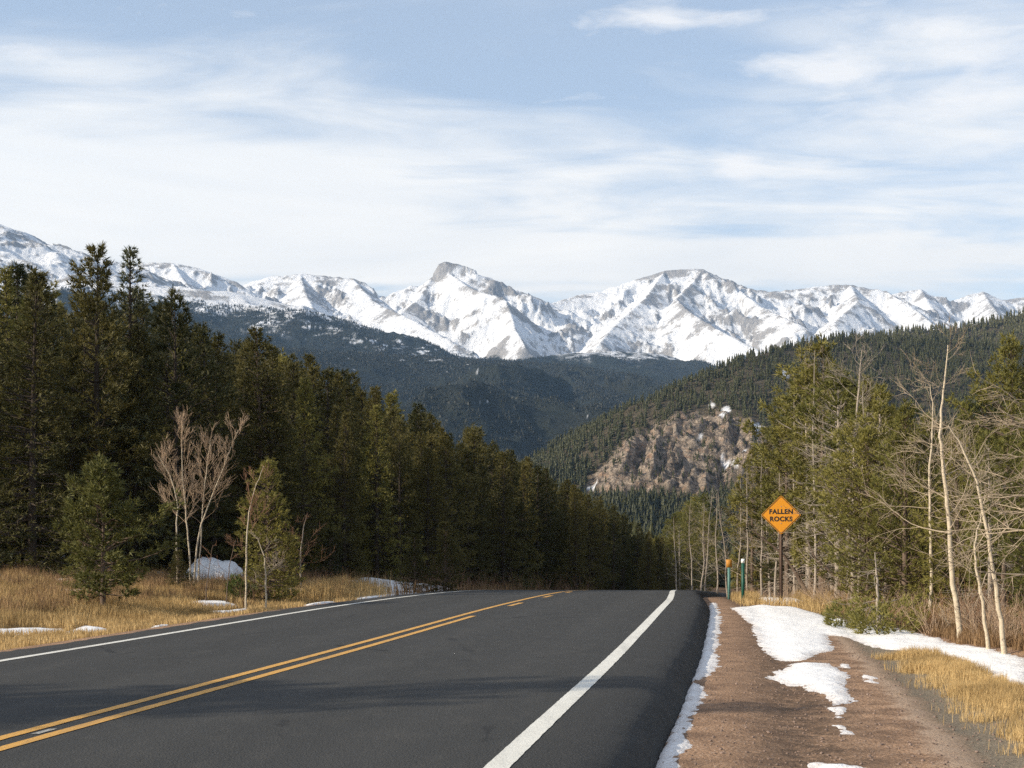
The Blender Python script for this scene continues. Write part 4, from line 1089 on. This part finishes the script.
# ------------------------------------------------------------------ far valley and snow mountains
FARL = [
  ('A', [(-900, 260, 2600), (-100, 318, 2800), (100, 332, 2800), (260, 347, 3200), (380, 355, 3600), (480, 361, 4000), (560, 364, 4300), (620, 374, 4400), (690, 392, 4400), (760, 405, 4400)], .25),
  ('A', [(430, 362, 3700), (455, 385, 3200), (480, 410, 2700), (510, 440, 2250)], .30),
  ('A', [(300, 352, 3300), (350, 385, 2700), (420, 420, 2200)], .30),
  ('A', [(560, 366, 4300), (585, 385, 3600), (600, 405, 2900)], .30),
  ('B', [(-900, 230, 5000), (-60, 262, 5000), (60, 274, 5000), (150, 286, 5000), (190, 290, 5000), (230, 291, 5100), (300, 307, 5200), (370, 327, 5300), (430, 350, 5400), (470, 358, 5500), (560, 364, 5600)], .34),
  ('C', [(480, 366, 5200), (560, 354, 5700), (620, 351, 5800), (660, 354, 5800), (700, 367, 5700), (760, 385, 5500), (900, 400, 5400)], .30),
  ('L', [(-900, 120, 6000), (-200, 180, 6000), (-60, 205, 6000), (0, 224, 6050), (40, 244, 6100), (80, 260, 6150), (110, 270, 6200), (150, 288, 6200), (190, 306, 6300)], .36),
  ('M', [(60, 275, 7200), (120, 266, 7200), (150, 261, 7200), (172, 262, 7200), (200, 268, 7200), (235, 281, 7200), (262, 300, 7100)], .55),
  ('M', [(172, 262, 7200), (185, 282, 6800), (200, 298, 6400)], .6),
  ('M', [(195, 300, 7600), (245, 284, 7600), (270, 276, 7600), (300, 274, 7600), (330, 276, 7600), (352, 278, 7550), (375, 291, 7500), (396, 301, 7450)], .55),
  ('M', [(300, 274, 7600), (305, 292, 7100), (315, 312, 6600)], .62), ([0], 0, 0) ,
  ('M', [(352, 278, 7550), (372, 300, 7000), (410, 318, 6500), (450, 340, 6100)], .6),
  ('M', [(380, 300, 7450), (396, 291, 7430), (412, 285, 7420), (425, 287, 7410), (436, 281, 7400), (447, 277, 7400), (460, 275, 7400), (475, 273, 7400), (490, 277, 7420), (505, 287, 7440), (520, 291, 7500), (550, 303, 7700), (575, 296, 7850), (600, 291, 7950)], .62),
  ('M', [(434, 272, 7400), (439, 263, 7400), (445, 261, 7400), (458, 264, 7400), (476, 270, 7400)], 3.2),
  ('M', [(447, 272, 7400), (458, 278, 7200), (472, 287, 7050), (490, 293, 6900), (505, 299, 6780), (511, 314, 6600), (515, 328, 6400), (525, 346, 6150)], .95),
  ('M', [(432, 277, 7400), (420, 298, 7150), (402, 312, 6850), (395, 325, 6500)], .6),
  ('M', [(550, 303, 7700), (575, 296, 7850), (600, 291, 8000), (640, 278, 8050), (665, 270, 8050), (690, 268, 8050), (703, 269, 8050), (718, 277, 8050), (750, 289, 8050), (785, 292, 8000)], .58),
  ('M', [(703, 269, 8050), (690, 285, 7700), (676, 298, 7400), (688, 311, 7000), (720, 330, 6600), (757, 349, 6300)], .8),
  ('M', [(665, 270, 8050), (645, 298, 7500), (618, 322, 7000), (600, 342, 6500)], .6),
  ('M', [(720, 277, 8050), (760, 305, 7500), (800, 325, 7000)], .6),
  ('M', [(740, 294, 8250), (775, 291, 8250), (800, 288, 8250), (830, 284, 8250), (850, 284, 8250), (880, 289, 8200), (903, 299, 8150), (925, 312, 8000)], .58),
  ('M', [(850, 284, 8250), (858, 300, 7700), (835, 322, 7100)], .62), 
  ('M', [(885, 290, 8200), (910, 305, 7800), (935, 325, 7300)], .62),
  ('M', [(870, 300, 9000), (893, 293, 9000), (908, 290, 9000), (920, 288, 9000), (934, 295, 9000), (950, 301, 9000), (968, 294, 9000), (982, 291, 9000), (1000, 300, 9000), (1024, 296, 9000), (1100, 278, 9000), (1300, 240, 9000), (1800, 200, 9000)], .6),
  ('M', [(920, 288, 9000), (930, 305, 8500), (950, 330, 7800)], .66), ('M', [(982, 291, 9000), (995, 310, 8400), (1010, 330, 7800)], .66)]
FARL = [q for q in FARL if isinstance(q[0], str)]
def Hfar(x, y):
    out = None
    wx = x + 45 * fbm(x / 380, y / 380, 3, 120); wy = y + 45 * fbm(x / 380, y / 380, 3, 121)
    for kd in 'ABCLM':
        lines = [(p, k) for t, p, k in FARL if t == kd]
        z, dist = ridge_height(x, y, lines); z2, dist2 = ridge_height(wx, wy, lines)
        w = np.clip(dist / 160, 0, 1); z = z * (1 - w) + z2 * w
        if kd in 'LM':
            amp = np.clip(dist * .30, 4, 90) if kd == 'M' else np.clip(dist * .13, 1, 40)
            z = z + amp * (ridged(x / 420, y / 520, 6, 101, .52) * 1.9 - 1.15) + np.clip(dist * .1, 5, 22) * (.3 if kd == 'L' else 1) * (ridged(x / 95, y / 120, 4, 102, .6) * 1.7 - 1)
        else:
            z = z + np.clip(dist * .22, 2, 105 if kd == 'A' else 60) * (ridged(x / 700, y / 800, 5, 103, .5) * 1.9 - 1.15) + 3 * fbm(x / 60, y / 60, 3, 104)
        out = z if out is None else np.maximum(out, z)
    fl = np.interp(y, [1400, 1900, 3000, 4500, 5500, 6500, 10000], [-70, 60, 230, 470, 640, 760, 800]) + 12 * fbm(x / 300, y / 300, 4, 105)
    return np.maximum(out, fl)
pxf = np.concatenate([np.arange(-620, -20, 6.), np.arange(-20, 1044, 1.25), np.arange(1044, 1640, 6.)])
dsf = np.exp(np.arange(math.log(1500), math.log(9800), .0024))
PX, DD = np.meshgrid(pxf, dsf); X = (PX - 512) / F * DD
Z = Hfar(X, DD)
# blend down under the middle-distance hills
Z = Z - 200 * (1 - sstep(1500, 1800, DD))
me = new_mesh('mountains', np.stack([X, DD, Z], -1).reshape(-1, 3), grid_faces(len(dsf), len(pxf)))
def blur(a, r, ax):
    c = np.cumsum(np.pad(a, [(r + 1, r) if i == ax else (0, 0) for i in range(2)], 'edge'), axis=ax)
    return (np.take(c, np.arange(2 * r + 1, c.shape[ax]), ax) - np.take(c, np.arange(0, c.shape[ax] - 2 * r - 1), ax)) / (2 * r + 1)
Zb = blur(blur(Z, 8, 0), 8, 1); gully = (Zb - Z) / 12
dzx = np.gradient(Z, axis=1) / np.gradient(X, axis=1); dzy = np.gradient(Z, axis=0) / np.gradient(DD, axis=0)
steep = np.hypot(dzx, dzy)
big = fbm(X / 700, DD / 700 + Z / 500, 4, 110); mid = fbm(X / 130, (DD + Z * 1.5) / 200, 5, 111, .62)
tl = 800 + 110 * fbm(X / 500, DD / 500, 4, 112) + 60 * fbm(X / 90, DD / 90, 3, 113)
above = sstep(-35, 45, Z - tl)
rockm = .06 + .9 * big + 1.25 * mid - .20 * np.clip(gully, -1.5, 1.5) + .35 * np.clip(steep - .75, -.3, 1.2) + .25 * np.clip(dzx, -.6, .6) * -1
PYm = HOR - F * (Z - CAMZ) / DD
# summit block of the tooth-shaped peak and its west cliff are bare
rockm = rockm - .9 * np.exp(-((PX - 460) / 11) ** 2 - ((PYm - 272) / 5) ** 2) + .9 * np.exp(-((PX - 436) / 5) ** 2 - ((PYm - 270) / 9) ** 2) + .12 * np.exp(-((PX - 700) / 45) ** 2 - ((PYm - 290) / 18) ** 2) - .7 * np.exp(-((PX - 615) / 30) ** 2 - ((PYm - 285) / 12) ** 2) - .35 * np.exp(-((PX - 430) / 60) ** 2 - ((PYm - 345) / 12) ** 2) + .5 * np.exp(-((PX - 510) / 30) ** 2 - ((PYm - 288) / 8) ** 2) + .3 * np.exp(-((PX - 35) / 60) ** 2 - ((PYm - 250) / 22) ** 2)
attr(me, 'bare', rockm); attr(me, 'above', above)
# patches of snow in clearings just under the tree line
pat = sstep(.20, .30, fbm(X / 170, DD / 420, 4, 114) + .3 * sstep(-260, -20, Z - tl) - .18) * sstep(-130, -50, Z - tl)
ln_b = np.interp(PX, [100, 150, 300, 440, 560], [282, 288, 312, 350, 362])
band = np.exp(-((PYm - ln_b - 9) / 11) ** 2) * sstep(120, 190, PX) * (1 - sstep(430, 500, PX)) * (DD < 5700)
pat = np.maximum(pat, sstep(.10, .2, fbm(PX / 16 + PYm / 14, PYm / 3.2, 4, 115) - .42 + .5 * band))
attr(me, 'patch', pat)
def mountain_mat():
    m, nt, b = mat_new('snow_and_rock'); n = N(nt); p = n.pos()
    d1 = n.noise(p, .012, 6, .72); d2 = n.noise(n.vmath('MULTIPLY', p, (1, 1, .45)), .035, 6, .75); d3 = n.noise(p, .11, 4, .7)
    k = n.math('ADD', n.attr('bare'), n.math('MULTIPLY', n.math('SUBTRACT', d1, .5), 1.3))
    k = n.math('ADD', k, n.math('MULTIPLY', n.math('SUBTRACT', d2, .5), 1.9))
    k = n.math('ADD', k, n.math('MULTIPLY', n.math('SUBTRACT', d3, .5), .6))
    rk = n.ramp(k, [(.21, 0.), (.54, .78)])
    rock = n.mix(n.ramp(d2, [(.3, 0.), (.7, 1.)]), (.11, .10, .095), (.31, .285, .26))
    snow = n.mix(d1, (.80, .82, .86), (.90, .91, .93))
    hi = n.mix(rk, snow, rock)
    forest = n.mix(n.ramp(n.noise(p, .05, 5, .75), [(.35, 0.), (.65, 1.)]), (.014, .02, .018), (.036, .04, .03))
    forest = n.mix(n.ramp(n.noise(p, .0035, 4, .6), [(.46, 0.), (.64, .7)]), forest, (.036, .037, .03))
    pt = n.math('MULTIPLY', n.attr('patch'), n.ramp(d2, [(.42, 0.), (.55, 1.)]))
    low = n.mix(pt, forest, (.82, .84, .88))
    ab = n.ramp(n.math('ADD', n.attr('above'), n.math('MULTIPLY', n.math('SUBTRACT', d2, .5), 1.4)), [(.38, 0.), (.6, 1.)])
    c = n.mix(ab, low, hi)
    n.set(b.inputs['Base Color'], c); b.inputs['Roughness'].default_value = .9; b.inputs['Specular IOR Level'].default_value = .1
    n.bump(n.math('ADD', n.math('ADD', d1, d2), n.math('MULTIPLY', d3, .2)), 1.0, 18.0, b)
    return m
o = link('mountains', me, mountain_mat(), smooth=True); tag(o, 'snow covered mountain range behind dark forested foothills', kind='structure')
# far valley trees
n = 78000; px = rg.uniform(60, 840, n); d = np.sqrt(rg.uniform(1750 ** 2, 5600 ** 2, n)); x = (px - 512) / F * d
z = Hfar(x, d) - 1 - 200 * (1 - sstep(1500, 1800, d)); h = rg.uniform(6, 11.5, n)
q = (z < 830 + 90 * fbm(x / 500, d / 500, 4, 112)) & (fbm(x / 260, d / 260, 3, 118) > -.22) & ((512 + F * x / d > 150) | (d < 5000)); x, d, z, h = x[q], d[q], z[q], h[q]
forest_mesh('far_forest', 'blue-green conifer forest covering the far valley slopes', x, d, z, h, 5, 'farther_tree', 2, 4, .24)

# ------------------------------------------------------------------ sky, sun, air
w = bpy.data.worlds.new('World'); S.world = w; w.use_nodes = True
nt = w.node_tree; n = N(nt); bg = nt.nodes['Background']
sky = n.node('ShaderNodeTexSky', sky_type='NISHITA'); sky.sun_disc = False
sky.sun_elevation = R(SUN_EL); sky.sun_rotation = math.atan2(sdir[0], sdir[1]); sky.altitude = 300; sky.air_density = 1.0; sky.dust_density = 1.2; sky.ozone_density = .9
STR = .15
tc = n.node('ShaderNodeTexCoord').outputs['Generated']
sx_, sy_, sz_ = n.sep(tc)
zc = n.math('ADD', n.math('MAXIMUM', sz_, 0.0), .10)
cp = n.comb(n.math('DIVIDE', sx_, zc), n.math('DIVIDE', sy_, zc), 0.0)
wisp = n.noise(n.vmath('ADD', n.vmath('MULTIPLY', cp, (.9, 1.35, 1)), (3.1, 1.7, 0)), .85, 7, .58, .6)
puff = n.noise(n.vmath('ADD', n.vmath('MULTIPLY', cp, (1, 1.3, 1)), (8.2, 4.4, 0)), 5.0, 7, .62, .3)
def lobe(px, py, wx_, wy_):
    """soft patch of cloud centred on a fixed direction of the sky"""
    d = np.array([(px - 512) / F, 1, (HOR - py) / F]); d /= np.linalg.norm(d)
    rx = np.array([d[1], -d[0], 0]); rx /= np.linalg.norm(rx); up = np.cross(rx, d)
    a = n.math('DIVIDE', n.vmath('DOT_PRODUCT', tc, tuple(rx)), wx_ / F); b_ = n.math('DIVIDE', n.vmath('DOT_PRODUCT', tc, tuple(up)), wy_ / F)
    f = n.vmath('DOT_PRODUCT', tc, tuple(d))
    e = n.math('EXPONENT', n.math('MULTIPLY', n.math('ADD', n.math('POWER', n.math('ABSOLUTE', a), 2.0), n.math('POWER', n.math('ABSOLUTE', b_), 2.0)), -1.0))
    return n.math('MULTIPLY', e, n.math('GREATER_THAN', f, 0.0))
def addn(*v):
    r_ = v[0]
    for q in v[1:]: r_ = n.math('ADD', r_, q)
    return r_
sc = lambda v, k: n.math('MULTIPLY', v, k)
# broad veil of thin cloud
veil = addn(sc(lobe(60, 185, 420, 62), .80), sc(lobe(330, 165, 260, 55), .35), sc(lobe(60, 235, 500, 40), .35), sc(lobe(560, 258, 260, 22), .75), sc(lobe(880, 262, 300, 26), .62), sc(lobe(930, 90, 170, 75), .42), sc(lobe(40, 60, 160, 40), .3), sc(lobe(260, 75, 200, 30), .25), .13)
hb = n.math('EXPONENT', n.math('MULTIPLY', n.math('MAXIMUM', sz_, 0.0), -9.0))
veil = n.math('ADD', veil, sc(hb, .30))
wisp2 = n.noise(n.vmath('ADD', n.vmath('MULTIPLY', cp, (1.1, 2.6, 1)), (5.3, 9.1, 0)), 1.9, 8, .55, .8)
vm = addn(veil, sc(n.math('SUBTRACT', wisp, .5), 1.6), sc(n.math('SUBTRACT', wisp2, .5), 1.3))
vm = n.ramp(vm, [(.04, .24), (.88, .98)], 'EASE')
pm = addn(sc(lobe(735, 166, 26, 17), .85), sc(lobe(775, 168, 30, 12), .5), sc(lobe(815, 166, 24, 10), .45), sc(lobe(640, 22, 75, 16), .62), sc(lobe(735, 18, 45, 10), .45), sc(lobe(830, 72, 50, 13), .62), sc(lobe(960, 40, 130, 26), .62), sc(lobe(930, 105, 140, 20), .6), sc(lobe(775, 60, 30, 8), .4), sc(lobe(20, 47, 60, 12), .55), sc(lobe(1000, 75, 60, 22), .5))
pm = n.ramp(n.math('ADD', pm, sc(n.math('SUBTRACT', puff, .5), 2.3)), [(.34, 0.), (.95, .72)], 'LINEAR')
skyc = n.vmath('SCALE', sky.outputs[0], scale=STR * 1.0)
CW = (1.04, .985, .90)
c = n.mix(vm, skyc, n.mix(n.ramp(wisp, [(.3, 0.), (.7, 1.)]), (.80, .80, .79), CW))
c = n.mix(pm, c, (.99, .94, .88))
n.set(bg.inputs['Color'], c); bg.inputs['Strength'].default_value = 1.0

sun = bpy.data.lights.new('sun', 'SUN'); sun.energy = 5.0; sun.angle = R(.5); sun.color = (1.0, .88, .70)
so = bpy.data.objects.new('sun', sun); COL.objects.link(so)
from mathutils import Vector
so.rotation_euler = Vector(sdir).to_track_quat('Z', 'Y').to_euler(); so.location = (-50, -20, 60)

HAZE = 3.8e-5
if HAZE:
    b = MB(); x0_, x1_, y0_, y1_, z0_, z1_ = -12500, 12500, -400, 10500, -420, 2900
    b.box(((x0_ + x1_) / 2, (y0_ + y1_) / 2, (z0_ + z1_) / 2), (x1_ - x0_, y1_ - y0_, z1_ - z0_))
    m = bpy.data.materials.new('haze_air'); m.use_nodes = True; t_ = m.node_tree; t_.nodes.clear()
    om = t_.nodes.new('ShaderNodeOutputMaterial'); pv = t_.nodes.new('ShaderNodeVolumePrincipled')
    pv.inputs['Color'].default_value = (.38, .63, 1.0, 1); pv.inputs['Density'].default_value = HAZE; pv.inputs['Anisotropy'].default_value = .1
    t_.links.new(pv.outputs[0], om.inputs['Volume'])
    tag(link('haze', b.mesh('haze'), m), 'thin bluish mountain air', kind='stuff')

S.render.engine = 'CYCLES'
S.cycles.max_bounces = 5; S.cycles.diffuse_bounces = 3; S.cycles.glossy_bounces = 2; S.cycles.transmission_bounces = 3; S.cycles.volume_bounces = 0
S.cycles.use_denoising = False; S.cycles.denoiser = 'OPENIMAGEDENOISE'; S.cycles.denoising_input_passes = 'RGB_ALBEDO_NORMAL'
S.cycles.sample_clamp_indirect = 6
S.view_settings.view_transform = 'Standard'; S.view_settings.look = 'None'; S.view_settings.exposure = .34; S.view_settings.gamma = 1
